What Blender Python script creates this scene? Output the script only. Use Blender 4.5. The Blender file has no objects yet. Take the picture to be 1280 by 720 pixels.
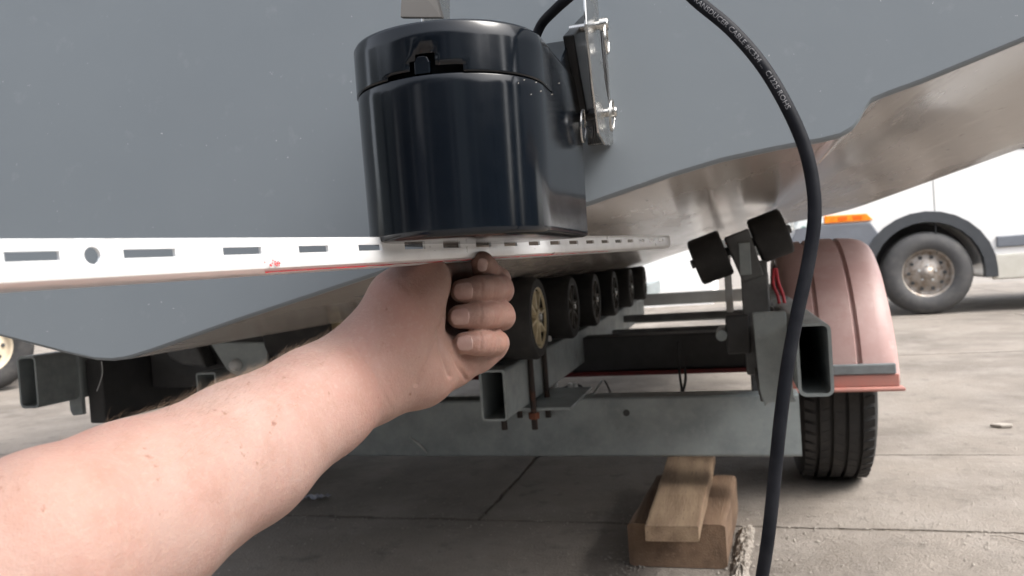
import bpy, bmesh, math, random
import numpy as np
from mathutils import Vector, Matrix
random.seed(7); rng = np.random.default_rng(7)
sc = bpy.context.scene
COL = sc.collection

# ------------------------------------------------------------------ camera
F, CAM_H = 950.0, 0.58                    # focal length in photo pixels (1280 wide), lens height
VPX, VPY, ROLL = 910.0, 318.0, math.radians(4)   # where the boat's axis vanishes, camera roll
_ox, _oy = VPX-640, 360-VPY
_a = _ox*math.cos(ROLL)+_oy*math.sin(ROLL); _b = -_ox*math.sin(ROLL)+_oy*math.cos(ROLL)
PITCH = math.atan(_b/F); YAW = math.atan(_a/(F*math.cos(PITCH)+_b*math.sin(PITCH)))
FW = Vector((-math.sin(YAW)*math.cos(PITCH), math.cos(YAW)*math.cos(PITCH), -math.sin(PITCH)))
_r0 = Vector((math.cos(YAW), math.sin(YAW), 0)); _u0 = _r0.cross(FW)
RT = _r0*math.cos(ROLL)-_u0*math.sin(ROLL); UP = _r0*math.sin(ROLL)+_u0*math.cos(ROLL)
CAM = Vector((0, 0, CAM_H))
cd = bpy.data.cameras.new('camera'); cam = bpy.data.objects.new('camera', cd); COL.objects.link(cam)
R = Matrix((RT, UP, -FW)).transposed()
cam.matrix_world = Matrix.Translation(CAM) @ R.to_4x4()
cd.sensor_width = 36; cd.lens = 36*F/1280; cd.clip_start = .02; cd.clip_end = 500
cd.dof.use_dof = True; cd.dof.focus_distance = .50; cd.dof.aperture_fstop = 16
sc.camera = cam

# ------------------------------------------------------------------ light
SUN_EL, SUN_AZ = math.radians(50), math.radians(104)      # azimuth from +Y towards +X
w = bpy.data.worlds.new('World'); sc.world = w; w.use_nodes = True
nt = w.node_tree; bg = nt.nodes['Background']
sky = nt.nodes.new('ShaderNodeTexSky'); sky.sky_type = 'NISHITA'; sky.sun_disc = False
sky.sun_elevation = SUN_EL; sky.sun_rotation = SUN_AZ; sky.air_density = 1.0; sky.dust_density = 5.0; sky.ozone_density = 1.0
hs = nt.nodes.new('ShaderNodeHueSaturation'); hs.inputs['Saturation'].default_value = .35
nt.links.new(sky.outputs[0], hs.inputs['Color']); nt.links.new(hs.outputs[0], bg.inputs['Color'])
bg.inputs['Strength'].default_value = .15
sl = bpy.data.lights.new('sun', 'SUN'); sl.energy = 1.1; sl.angle = math.radians(28); sl.color = (1, .95, .88)
so = bpy.data.objects.new('sun', sl); COL.objects.link(so)
sd = Vector((math.sin(SUN_AZ)*math.cos(SUN_EL), math.cos(SUN_AZ)*math.cos(SUN_EL), math.sin(SUN_EL)))
so.rotation_euler = sd.to_track_quat('Z', 'Y').to_euler()
sc.view_settings.view_transform = 'Standard'; sc.view_settings.look = 'None'
sc.view_settings.exposure = 1.65; sc.view_settings.gamma = 1; sc.view_settings.use_curve_mapping = False

# ------------------------------------------------------------------ measuring helpers: sight line of a photo pixel
def ray(x, y): return RT*((x-640)/F)+UP*((360-y)/F)+FW
def D(x, y, t): return CAM+ray(x, y)*t                       # at depth t
def PX(x, y, v): d = ray(x, y); return CAM+d*((v-CAM.x)/d.x) # on plane x = v
def PY(x, y, v): d = ray(x, y); return CAM+d*((v-CAM.y)/d.y)
def PZ(x, y, v): d = ray(x, y); return CAM+d*((v-CAM.z)/d.z)

# ------------------------------------------------------------------ materials
MATS = {}
def mat(name, col, rough=.5, metal=0, spec=.5, noise=None, bump=None, coat=0, stretch=(1, 1, 1), sss=0, rvar=0, emit=None, trans=0):
    """noise: list of (scale, colour, amount, lo, hi); bump: list of (scale, strength, distance)"""
    m = bpy.data.materials.new(name); m.use_nodes = True; n = m.node_tree.nodes; l = m.node_tree.links
    b = n['Principled BSDF']
    b.inputs['Base Color'].default_value = (*col, 1); b.inputs['Roughness'].default_value = rough
    b.inputs['Metallic'].default_value = metal; b.inputs['Specular IOR Level'].default_value = spec
    b.inputs['Coat Weight'].default_value = coat; b.inputs['Coat Roughness'].default_value = .08
    if trans: b.inputs['Transmission Weight'].default_value = trans
    tc = n.new('ShaderNodeTexCoord'); mp = n.new('ShaderNodeMapping'); mp.inputs['Scale'].default_value = stretch
    l.new(tc.outputs['Object'], mp.inputs['Vector'])
    if sss:
        b.inputs['Subsurface Weight'].default_value = sss; b.inputs['Subsurface Radius'].default_value = (1, .35, .18)
        b.inputs['Subsurface Scale'].default_value = .004
    prev = None
    for i, (s, c, amt, lo, hi) in enumerate(noise or []):
        t = n.new('ShaderNodeTexNoise'); t.inputs['Scale'].default_value = s; t.inputs['Detail'].default_value = 8; t.inputs['Roughness'].default_value = .62
        l.new(mp.outputs[0], t.inputs['Vector'])
        r = n.new('ShaderNodeMapRange'); r.inputs['From Min'].default_value = lo; r.inputs['From Max'].default_value = hi
        r.inputs['To Max'].default_value = amt; l.new(t.outputs['Fac'], r.inputs['Value'])
        x = n.new('ShaderNodeMix'); x.data_type = 'RGBA'; l.new(r.outputs[0], x.inputs['Factor'])
        if prev: l.new(prev, x.inputs['A'])
        else: x.inputs['A'].default_value = (*col, 1)
        x.inputs['B'].default_value = (*c, 1); prev = x.outputs['Result']
        if i == 0 and rvar:
            q = n.new('ShaderNodeMapRange'); q.inputs['From Min'].default_value = .3; q.inputs['From Max'].default_value = .7
            q.inputs['To Min'].default_value = max(.02, rough-rvar); q.inputs['To Max'].default_value = min(1, rough+rvar)
            l.new(t.outputs['Fac'], q.inputs['Value']); l.new(q.outputs[0], b.inputs['Roughness'])
    if prev: l.new(prev, b.inputs['Base Color'])
    pb = None
    for s, st, dist in (bump or []):
        t = n.new('ShaderNodeTexNoise'); t.inputs['Scale'].default_value = s; t.inputs['Detail'].default_value = 6
        l.new(mp.outputs[0], t.inputs['Vector'])
        k = n.new('ShaderNodeBump'); k.inputs['Strength'].default_value = st; k.inputs['Distance'].default_value = dist
        l.new(t.outputs['Fac'], k.inputs['Height'])
        if pb: l.new(pb, k.inputs['Normal'])
        pb = k.outputs[0]
    if pb: l.new(pb, b.inputs['Normal'])
    MATS[name] = m; return m

mat('transom_paint', (.172, .196, .216), .42, spec=.35, noise=[(3, (.152, .174, .194), .7, .3, .7), (1.2, (.185, .205, .222), .6, .4, .65), (190, (.45, .46, .47), .8, .70, .72), (40, (.21, .232, .25), .5, .62, .72)], bump=[(9, .05, .01), (400, .02, .001)], rvar=.06)
mat('gelcoat_bottom', (.40, .362, .333), .20, noise=[(1.6, (.30, .262, .235), .8, .44, .62), (6, (.18, .15, .13), .6, .57, .70), (26, (.46, .42, .38), .45, .52, .75), (60, (.20, .165, .14), .5, .62, .7)], bump=[(3, .05, .02)], stretch=(1.6, .28, 1.6), rvar=.1)
mat('keel_wear', (.62, .56, .48), .8, noise=[(40, (.35, .29, .23), .8, .45, .65)], bump=[(90, .8, .01)])
mat('deck_white', (.7, .7, .68), .5, noise=[(5, (.6, .6, .58), .5, .4, .7)])
mat('black_gloss', (.0025, .004, .0065), .15, spec=.38, coat=0, noise=[(30, (.005, .007, .010), .5, .4, .7), (700, (.12, .13, .15), .5, .77, .80)], bump=[(22, .035, .004)], rvar=.04)
mat('black_satin', (.008, .009, .011), .35, noise=[(40, (.014, .015, .018), .5, .4, .7)])
mat('steel', (.58, .575, .56), .25, 1, noise=[(20, (.34, .335, .32), .6, .4, .7)], stretch=(1, 1, 4), rvar=.06)
mat('black_matt', (.004, .005, .006), .8, spec=.1)
mat('strut_grey', (.045, .043, .042), .4, .3)
mat('steel_ribbed', (.42, .41, .40), .3, 1, noise=[(60, (.3, .3, .3), .6, .4, .7)])
mat('alu_strip', (.70, .71, .72), .34, .4, noise=[(50, (.58, .585, .60), .5, .45, .7), (400, (.5, .5, .5), .4, .7, .78)], bump=[(300, .06, .001)], rvar=.08)
mat('red_mark', (.55, .02, .03), .6, noise=[(300, (.4, .02, .03), .5, .4, .6)])
mat('cable_rubber', (.006, .007, .010), .6, spec=.13, noise=[(60, (.02, .021, .025), .6, .4, .7), (900, (.2, .2, .2), .5, .77, .8)], bump=[(500, .05, .001)])
mat('print_white', (.20, .20, .21), .7)
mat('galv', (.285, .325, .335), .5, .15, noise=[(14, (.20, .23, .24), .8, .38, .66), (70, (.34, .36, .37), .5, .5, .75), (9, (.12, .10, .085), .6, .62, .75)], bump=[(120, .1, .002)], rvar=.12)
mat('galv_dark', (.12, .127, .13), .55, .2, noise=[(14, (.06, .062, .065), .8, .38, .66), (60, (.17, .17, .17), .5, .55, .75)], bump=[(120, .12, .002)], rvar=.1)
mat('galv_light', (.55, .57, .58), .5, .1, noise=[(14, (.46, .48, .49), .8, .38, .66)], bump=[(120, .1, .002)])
mat('rust', (.16, .055, .03), .85, noise=[(40, (.08, .03, .02), .8, .4, .6)], bump=[(150, .5, .004)])
mat('rusty_dark', (.03, .024, .022), .8, noise=[(30, (.10, .04, .025), .8, .5, .65)], bump=[(150, .4, .003)])
mat('axle_black', (.035, .037, .04), .6, noise=[(20, (.055, .057, .06), .7, .4, .7)], bump=[(60, .2, .004)])
mat('axle_red', (.14, .012, .015), .6, noise=[(20, (.05, .01, .012), .7, .45, .65)])
mat('rubber', (.012, .012, .013), .7, noise=[(25, (.03, .029, .028), .8, .45, .7)], bump=[(200, .2, .002)])
mat('tyre_rubber', (.018, .018, .019), .75, noise=[(18, (.045, .042, .039), .8, .45, .7)], bump=[(160, .25, .003)])
mat('tyre_grey', (.06, .06, .062), .75, noise=[(18, (.09, .088, .085), .8, .45, .7)], bump=[(160, .25, .003)])
mat('cream_plastic', (.66, .585, .41), .45, noise=[(50, (.48, .41, .26), .8, .45, .7)])
mat('hub_grey', (.085, .08, .07), .6, noise=[(50, (.05, .046, .04), .8, .45, .7)])
mat('cream_rim', (.60, .52, .40), .5, noise=[(12, (.45, .38, .28), .7, .45, .7)])
mat('steel_rim', (.36, .33, .30), .5, .5, noise=[(22, (.20, .15, .11), .8, .45, .65)])
mat('pink_plastic', (.36, .232, .220), .5, noise=[(7, (.43, .31, .295), .85, .45, .64), (16, (.31, .15, .14), .6, .55, .75), (40, (.5, .38, .36), .5, .6, .75)], bump=[(12, .08, .01), (200, .05, .001)], rvar=.1)
mat('pink_lip', (.34, .165, .14), .5, noise=[(20, (.45, .15, .12), .6, .45, .7)])
mat('trim_grey', (.16, .18, .19), .5, noise=[(30, (.10, .11, .12), .6, .45, .7)])
mat('red_lens', (.6, .03, .02), .25, coat=.4)
mat('red_cable', (.55, .04, .06), .5)
mat('timber', (.29, .208, .135), .75, noise=[(5, (.145, .092, .057), .85, .42, .62), (20, (.31, .22, .15), .6, .5, .66), (34, (.11, .068, .042), .6, .57, .68), (9, (.13, .08, .05), .7, .68, .76)], bump=[(40, .3, .003)], stretch=(7, .8, 7))
mat('timber_dark', (.165, .105, .066), .8, noise=[(5, (.09, .055, .035), .85, .42, .62), (20, (.22, .15, .10), .6, .5, .66)], bump=[(40, .4, .003)], stretch=(7, .8, 7))
mat('timber_end', (.12, .072, .045), .85, noise=[(30, (.15, .09, .055), .8, .4, .62)], bump=[(120, .5, .004)])
mat('chipped_concrete', (.30, .27, .235), .9, noise=[(40, (.18, .155, .13), .8, .4, .65), (120, (.38, .36, .33), .6, .5, .7)], bump=[(90, 1, .012)])
mat('concrete', (.205, .180, .155), .85, noise=[(1.1, (.105, .091, .078), .9, .42, .64), (5, (.24, .217, .193), .7, .46, .66), (14, (.095, .082, .07), .65, .56, .70), (90, (.34, .32, .295), .5, .60, .72), (240, (.09, .08, .07), .6, .60, .70)], bump=[(4, .3, .02), (45, .6, .006), (240, .9, .004)])
mat('joint_dirt', (.10, .085, .071), .95, noise=[(30, (.2, .18, .15), .8, .45, .65)], bump=[(80, .7, .01)])
mat('far_ground', (.21, .19, .17), .9, noise=[(.8, (.165, .15, .135), .8, .38, .62), (12, (.24, .22, .20), .5, .5, .7)], bump=[(30, .3, .01)])
mat('chip', (.29, .265, .235), .85)
mat('litter_blue', (.42, .45, .55), .3, noise=[(60, (.7, .7, .7), .7, .5, .6)])
mat('van_white', (.82, .82, .81), .3, coat=.3, noise=[(3, (.78, .775, .76), .6, .4, .7)])
mat('van_dirty', (.60, .585, .53), .45, noise=[(4, (.48, .46, .40), .8, .4, .65)])
mat('van_grey', (.15, .165, .19), .5, noise=[(8, (.12, .13, .15), .7, .4, .65)], bump=[(300, .1, .001)])
mat('van_arch', (.045, .05, .057), .55, noise=[(8, (.034, .038, .043), .7, .4, .65)])
mat('van_black', (.035, .037, .04), .6, noise=[(10, (.06, .06, .06), .6, .45, .7)])
mat('glass_dark', (.02, .025, .028), .05, coat=.5)
mat('indicator', (.85, .21, .012), .25, coat=.5, noise=[(40, (.95, .36, .03), .6, .45, .6)])
mat('indicator_deep', (.75, .13, .008), .2, coat=.5)
mat('lamp_glass', (.75, .80, .80), .12, coat=.6, noise=[(9, (.12, .30, .26), .9, .52, .58)])
mat('wall_white', (.86, .86, .85), .7, noise=[(2, (.80, .80, .79), .6, .4, .7)])
mat('added_shed_clad', (.040, .052, .058), .7, noise=[(3, (.03, .04, .045), .6, .4, .7)])  # cladding of the unseen shed added for reflections
mat('added_shed_dark', (.015, .017, .02), .7, noise=[(3, (.05, .05, .05), .6, .4, .7)])
mat('sleeve', (.03, .035, .05), .9, noise=[(30, (.05, .055, .07), .6, .4, .7)], bump=[(200, .4, .002)])
mat('hair', (.20, .125, .075), .5)
mat('nail', (.39, .25, .22), .25, coat=.3, noise=[(90, (.52, .38, .33), .7, .45, .7)])

# skin: pale with ruddy patches, freckles and fine creases
def skin():
    m = mat('skin', (.292, .198, .170), .6, sss=.15, spec=.3,
            noise=[(14, (.288, .158, .132), .85, .40, .64), (60, (.232, .138, .110), .55, .48, .70), (330, (.325, .226, .188), .5, .5, .68), (110, (.15, .072, .05), .8, .65, .715)],
            bump=[(90, .10, .004), (600, .30, .0011), (1400, .3, .0006)])
    n = m.node_tree.nodes; l = m.node_tree.links; b = n['Principled BSDF']
    at = n.new('ShaderNodeAttribute'); at.attribute_name = 'ruddy'
    src = b.inputs['Base Color'].links[0].from_socket
    x = n.new('ShaderNodeMix'); x.data_type = 'RGBA'; l.new(at.outputs['Fac'], x.inputs['Factor']); l.new(src, x.inputs['A']); x.inputs['B'].default_value = (.235, .118, .074, 1)
    l.new(x.outputs['Result'], b.inputs['Base Color'])
skin()

# ------------------------------------------------------------------ object helpers
def empty(name, loc, label=None, cat=None, group=None, rz=0):
    o = bpy.data.objects.new(name, None); o.location = loc; o.rotation_euler = (0, 0, rz); o.empty_display_size = .05; COL.objects.link(o)
    tag(o, label, cat, group); return o
def tag(o, label=None, cat=None, group=None, kind=None):
    if label: o['label'] = label
    if cat: o['category'] = cat
    if group: o['group'] = group
    if kind: o['kind'] = kind
    return o
def wloc(o):
    p = Vector((0, 0, 0))
    while o: p += o.location; o = o.parent
    return p
def link(name, me, m, parent=None, loc=None, smooth=False, bevel=0, seg=2, local=False):
    """vertices in world coordinates unless local"""
    o = bpy.data.objects.new(name, me); COL.objects.link(o)
    if m is not None:
        me.materials.clear()
        for k in (m if isinstance(m, (list, tuple)) else [m]): me.materials.append(MATS[k])
    if parent is not None:
        o.parent = parent
        if not local: o.location = -wloc(parent)
    if loc is not None: o.location = loc
    if smooth:
        for p in me.polygons: p.use_smooth = True
    if bevel:
        b = o.modifiers.new('bevel', 'BEVEL'); b.width = bevel; b.segments = seg; b.limit_method = 'ANGLE'; b.angle_limit = math.radians(35)
    return o
def mesh(name, vs, fs):
    me = bpy.data.meshes.new(name); me.from_pydata([tuple(v) for v in vs], [], [tuple(f) for f in fs]); me.update(); return me
class MB:
    def __init__(s): s.v = []; s.f = []; s.mi = []
    def add(s, vs, fs, mi=0):
        o = len(s.v); s.v += [tuple(v) for v in vs]; s.f += [tuple(i+o for i in f) for f in fs]; s.mi += [mi]*len(fs); return s
    def box(s, a, b, mi=0):
        (x0, y0, z0), (x1, y1, z1) = a, b
        return s.add([(x0,y0,z0),(x1,y0,z0),(x1,y1,z0),(x0,y1,z0),(x0,y0,z1),(x1,y0,z1),(x1,y1,z1),(x0,y1,z1)],
                     [(0,3,2,1),(4,5,6,7),(0,1,5,4),(1,2,6,5),(2,3,7,6),(3,0,4,7)], mi)
    def tube(s, pts, r, n=10, caps=True, mi=0):
        pts = [Vector(p) for p in pts]; N = len(pts); rs = r if isinstance(r, (list, tuple)) else [r]*N
        t0 = (pts[1]-pts[0]).normalized(); up = Vector((0,0,1)) if abs(t0.z) < .9 else Vector((1,0,0))
        u = t0.cross(up).normalized(); vs = []
        for i, p in enumerate(pts):
            t = (pts[min(i+1, N-1)]-pts[max(i-1, 0)]).normalized(); u = (u-t*u.dot(t)).normalized(); w_ = t.cross(u)
            vs += [p+(u*math.cos(2*math.pi*k/n)+w_*math.sin(2*math.pi*k/n))*rs[i] for k in range(n)]
        fs = [(i*n+k, i*n+(k+1)%n, (i+1)*n+(k+1)%n, (i+1)*n+k) for i in range(N-1) for k in range(n)]
        if caps: fs += [tuple(range(n))[::-1], tuple((N-1)*n+k for k in range(n))]
        return s.add(vs, fs, mi)
    def prism(s, poly, axis, a, b, mi=0):
        """poly: 2D points in the two other axes (order x,y,z without axis)"""
        def p3(q, v):
            q = list(q); q.insert(axis, v); return tuple(q)
        n = len(poly); vs = [p3(q, a) for q in poly]+[p3(q, b) for q in poly]
        fs = [(k, (k+1)%n, n+(k+1)%n, n+k) for k in range(n)]+[tuple(range(n))[::-1], tuple(n+k for k in range(n))]
        return s.add(vs, fs, mi)
    def lathe(s, prof, c, axis=0, n=32, mi=0, closed=False):
        """prof: (offset along axis, radius)"""
        c = Vector(c); vs = []
        e = [Vector((1,0,0)), Vector((0,1,0)), Vector((0,0,1))]; A = e[axis]; B = e[(axis+1)%3]; Cc = e[(axis+2)%3]
        for o, r in prof:
            vs += [c+A*o+(B*math.cos(2*math.pi*k/n)+Cc*math.sin(2*math.pi*k/n))*r for k in range(n)]
        m_ = len(prof)
        fs = [(i*n+k, i*n+(k+1)%n, (i+1)%m_*n+(k+1)%n, (i+1)%m_*n+k) for i in range(m_ if closed else m_-1) for k in range(n)]
        return s.add(vs, fs, mi)
    def me(s, name):
        me = mesh(name, s.v, s.f)
        for p, i in zip(me.polygons, s.mi): p.material_index = i
        bm = bmesh.new(); bm.from_mesh(me); bmesh.ops.recalc_face_normals(bm, faces=bm.faces); bm.to_mesh(me); bm.free(); return me
    def build(s, name, m, parent=None, **k): return link(name, s.me(name), m, parent, **k)
def rrect(x0, x1, z0, z1, r, n=4):
    out = []
    for cx, cz, a0 in ((x1-r, z1-r, 0), (x0+r, z1-r, 90), (x0+r, z0+r, 180), (x1-r, z0+r, 270)):
        out += [(cx+r*math.cos(math.radians(a0+90*k/n)), cz+r*math.sin(math.radians(a0+90*k/n))) for k in range(n+1)]
    return out
def hollow_tube(mb, x0, x1, z0, z1, y0, y1, th=.004, r=.008, axis=1):
    """open rectangular tube along axis 1 (y) or 0 (x; then x0..x1 are y values)"""
    o = rrect(x0, x1, z0, z1, r); i = rrect(x0+th, x1-th, z0+th, z1-th, max(r-th, .002)); n = len(o)
    def p3(q, v): return (q[0], v, q[1]) if axis == 1 else (v, q[0], q[1])
    vs = [p3(q, y0) for q in o]+[p3(q, y1) for q in o]+[p3(q, y0) for q in i]+[p3(q, y1) for q in i]; fs = []
    for k in range(n):
        j = (k+1)%n
        fs += [(k, j, n+j, n+k), (2*n+k, 3*n+k, 3*n+j, 2*n+j), (k, 2*n+k, 2*n+j, j), (n+k, n+j, 3*n+j, 3*n+k)]
    return mb.add(vs, fs)
def catmull(P_, per=8):
    P_ = [Vector(p) for p in P_]; out = []
    for i in range(len(P_)-1):
        p0, p1, p2, p3 = P_[max(i-1, 0)], P_[i], P_[i+1], P_[min(i+2, len(P_)-1)]
        for k in range(per):
            t = k/per
            out.append(.5*((2*p1)+(p2-p0)*t+(2*p0-5*p1+4*p2-p3)*t*t+(3*p1-p0-3*p2+p3)*t**3))
    out.append(P_[-1]); return out

# ================================================================== GROUND
g = MB(); g.add([(-150,-150,-.03),(150,-150,-.03),(150,150,-.03),(-150,150,-.03)], [(0,1,2,3)])
ground = g.build('ground', 'far_ground'); tag(ground, 'bare concrete yard ground', None, kind='structure')
yj = [-3.2, -1.9, -.7, .47, 1.67, 2.27, 4.3, 6.4, 8.6, 10.8]
gb = MB(); gb.box((-12, -3.2, -.026), (9, 10.8, -.0035)); gb.build('joint_filler', 'joint_dirt', ground)
for j in range(len(yj)-1):
    off = [-.6, -.6, .3, .9, -.6-1.2, -.6, -1.6, .4, -.9][j]
    L = 2.4 if yj[j+1]-yj[j] < 1.6 else 3.6
    xs = [off+L*k for k in range(-6, 7)]
    if j == 4: xs = [-.597+2.2*k for k in range(-6, 7)]
    if j == 5: xs = [-1.9+3.4*k for k in range(-4, 5)]
    for a, b in zip(xs, xs[1:]):
        if b < -12 or a > 9: continue
        dz = random.uniform(-.0015, .001); s = MB()
        # slab with ragged, slightly chipped edges
        nx, ny = 90, 30; x0, x1, y0, y1 = a+.0012, b-.0012, yj[j]+.0012, yj[j+1]-.0012
        def edge(n_):
            a_ = rng.normal(0, 1, n_+12); return np.abs(np.convolve(a_, np.ones(9)/9, 'same')[6:6+n_])*.010+np.abs(rng.normal(0, .0016, n_))
        e0_, e1_, e2_, e3_ = edge(nx), edge(ny), edge(nx), edge(ny)
        per = [(x0+(x1-x0)*k/nx, y0+e0_[k]) for k in range(nx)]+[(x1-e1_[k], y0+(y1-y0)*k/ny) for k in range(ny)]
        per += [(x1-(x1-x0)*k/nx, y1-e2_[k]) for k in range(nx)]+[(x0+e3_[k], y1-(y1-y0)*k/ny) for k in range(ny)]
        s.prism(per, 2, -.02, dz); s.build('concrete_slab', 'concrete', ground)

# ================================================================== WHITE BUILDING beyond the trailer, unseen SHED added behind the camera for the glossy housing to reflect
wb = empty('white_building', (-4, 9.4, 0), 'long plain white wall of a building behind the trailer', 'building')
m = MB(); m.box((-13, 9.4, 0), (-.2, 14, 4.2)); m.build('wall', 'wall_white', wb)
m = MB(); m.prism([(9.15, 4.2), (14.2, 4.2), (14.2, 4.5), (9.15, 4.32)], 0, -13.2, 0); m.build('roof', 'galv', wb)
for k in range(6): m = MB(); m.box((-12.6+k*2.1, 9.36, .02), (-12.54+k*2.1, 9.4, 4.15)); m.build('panel_joint', 'wall_white', wb)
sh = empty('reflection_shed', (-1, -6.5, 0), 'unseen grey shed added behind the camera for the transducer to reflect', 'shed')
m = MB(); m.box((-14, -11, 0), (12, -6.5, 3.9)); m.build('wall', 'added_shed_clad', sh)
for x0, x1, y0, y1 in ((-14, -10.5, -6.46, -3.4), (-14, -10.5, -2.6, .5), (9, 12, -6.46, -4.2), (9, 12, -3.7, -1.2), (9, 12, -.2, 1.6), (9, 12, 2.6, 3.4), (9, 12, 4.0, 7.5)): m = MB(); m.box((x0, y0, 0), (x1, y1, 3.9)); m.build('wing', 'added_shed_clad', sh)  # added side wings, gapped so they reflect as vertical streaks
m = MB(); m.prism([(-6.3, 3.905), (-11.2, 3.905), (-11.2, 4.3), (-6.3, 4.0)], 0, -14.2, 12.2); m.build('roof', 'galv', sh)
for x0, x1, dm in ((-9.9, -8.9, 'wall_white'), (-7.4, -4.6, 'added_shed_dark'), (-3.3, -2.5, 'wall_white'), (-1.4, 1.6, 'added_shed_dark'), (2.6, 4.0, 'galv'), (6.2, 9.0, 'added_shed_dark')):  # pale and dark panels added as vertical bands in the reflections
    m = MB(); m.box((x0, -6.5, .02), (x1, -6.44, 3.1)); d = m.build('reflect_panel', dm, sh)
    m = MB(); m.box((x0-.1, -6.5, 0), (x0, -6.40, 3.2)).box((x1, -6.5, 0), (x1+.1, -6.40, 3.2)).box((x0, -6.5, 3.1), (x1, -6.4, 3.2)); m.build('reflect_panel_frame', 'wall_white', d)

# ================================================================== BOAT
KX, KZ, YT = -.600, .516, .62
prof = [(0,.516),(.02,.5175),(.05,.524),(.15,.549),(.293,.582),(.40,.606),(.493,.628),(.56,.6445),(.60,.6525),(.64,.657),(.672,.6595),(.686,.6615),(.695,.666),
        (.7005,.6725),(.704,.679),(.709,.685),(.72,.6885),(.743,.6945),(.78,.706),(.82,.7185),(.88,.729),(.96,.7315),(1.04,.729),(1.09,.7255),(1.10,.729),(1.108,.745),(1.14,.85),(1.17,1.0),(1.20,1.2),(1.22,1.42)]
NP = len(prof)
def taper(y):
    if y < 3.0: return 1.0
    s = min(1, (y-3.0)/2.95); return max(.012, (1-s**2.1))
def keelz(y): return KZ if y < 4.6 else KZ+.5*((y-4.6)/1.35)**2*.9
def section(y, dz=0, du=0):
    k = taper(y); out = []
    for u, z in prof:
        h = z-KZ; flare = 1+.0*(y-YT)
        if u > 1.1: kk = max(k, 0)**.75
        else: kk = k
        uu = max(0, u*kk-(du if u > 1.1 else 0))
        zz = keelz(y)+h*(1.0 if u > 1.1 else 1-.15*(1-k))+dz*(1 if u <= 1.1 else 0)
        out.append((uu, zz))
    return out
def hull_strip(stations):
    vs, fs = [], []; W = 2*NP-1
    for y, dz, du in stations:
        s = section(y, dz, du)
        vs += [(KX-u, y, z) for u, z in s[::-1]]+[(KX+u, y, z) for u, z in s[1:]]
    for i in range(len(stations)-1):
        for k in range(W-1): fs.append((i*W+k, i*W+k+1, (i+1)*W+k+1, (i+1)*W+k))
    return vs, fs, W
boat = empty('boat', (KX, 2.5, KZ), 'grey boat on a trailer, seen from its flat transom', 'boat')
vs, fs, W = hull_strip([(YT, .0034, .0034), (YT+.0008, .0014, .0014), (YT+.0020, .0004, .0004), (YT+.0042, 0, 0)])
nl = len(fs); o_ = len(vs); q_ = NP-1; zr = [z for x, y, z in vs[:W]]
for k in range(q_+1, W): zr[k] = max(zr[k], zr[k-1]+1e-4)
for k in range(q_): zr[k] = zr[W-1-k]
vs += [(p[0], YT-.0002, z) for p, z in zip(vs[:W], zr)]     # flat face in strips joining port to starboard, on vertices of its own
fs += [(o_+k, o_+W-1-k, o_+W-2-k, o_+k+1) for k in range(q_)]
tr = link('transom', mesh('transom', vs, fs), 'transom_paint', boat)
for p in tr.data.polygons[:nl]: p.use_smooth = True
ys = [YT+.0042, .66, .72, .85, 1.0, 1.2, 1.5, 1.8, 2.2, 2.6, 3.0, 3.3, 3.6, 3.9, 4.2, 4.5, 4.75, 5.0, 5.2, 5.4, 5.6, 5.75, 5.88, 5.95]
vs, fs, W = hull_strip([(y, 0, 0) for y in ys])
link('hull_bottom', mesh('hull_bottom', vs, fs), 'gelcoat_bottom', boat, smooth=True)
bm_o = boat.children[-1]; bm_o.data.set_sharp_from_angle(angle=math.radians(40))
top = [(KX-section(y)[-1][0], y, section(y)[-1][1]) for y in ys]; top2 = [(KX+section(y)[-1][0], y, section(y)[-1][1]) for y in ys]
n = len(ys); link('deck', mesh('deck', top+top2, [(i, n+i, n+i+1, i+1) for i in range(n-1)]), 'deck_white', boat)
# pale ragged wear along the keel towards the bow
vs, fs = [], []; yy = np.linspace(2.7, 5.0, 60)
for y in yy:
    a, b, c = [random.uniform(.6, 1.25) for _ in range(3)]; kz = keelz(y)
    vs += [(KX-.028*a, y, kz+.0045), (KX-.012, y, kz-.006*c), (KX+.014, y, kz-.006*b), (KX+.040*b, y, kz+.007)]
fs = [(4*i+k, 4*i+k+1, 4*i+4+k+1, 4*i+4+k) for i in range(len(yy)-1) for k in range(3)]
link('keel_band', mesh('keel_band', vs, fs), 'keel_wear', boat, smooth=True)

# ================================================================== TRANSDUCER on the transom
TX, TY, TR_ = -.155, .440, .057
tz0, tzs, tz1 = .6005, .6875, .7165
def stadium(r, yb, na=48, nb=14, cr=.012, cx=TX):
    """outline from front-left round the aft end to front-right"""
    pts = []
    sg = sorted(set([yb+(TY-yb)*k/nb for k in range(nb)]+([.4630, .4634] if yb > .47 else [])), reverse=True)
    for y in sg: pts.append((cx-r, y))
    for k in range(na+1):
        a = math.pi+math.pi*k/na; pts.append((cx+r*math.cos(a), TY+r*math.sin(a)))
    for y in sg[::-1]: pts.append((cx+r, y))
    return pts
def wall_loops(loops, close=True, caps=True):
    n = len(loops[0]); vs = [p for l in loops for p in l]; fs = []
    for i in range(len(loops)-1):
        for k in range(n if close else n-1): fs.append((i*n+k, i*n+(k+1)%n, (i+1)*n+(k+1)%n, (i+1)*n+k))
    if caps: fs += [tuple(range(n))[::-1], tuple((len(loops)-1)*n+k for k in range(n))]
    return vs, fs
tdr = empty('transducer', (TX, .48, tz0), 'glossy black sonar transducer bracketed to the grey transom', 'transducer')
def ring(r, yb, z, cx=TX): return [(x, y, z) for x, y in stadium(r, yb, cx=cx)]
YS = .4632          # behind this line the housing stands as high as the cap
def hring(r, yb, z, zr): return [(x, y, zr if y > YS else z) for x, y in stadium(r, yb)]
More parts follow.
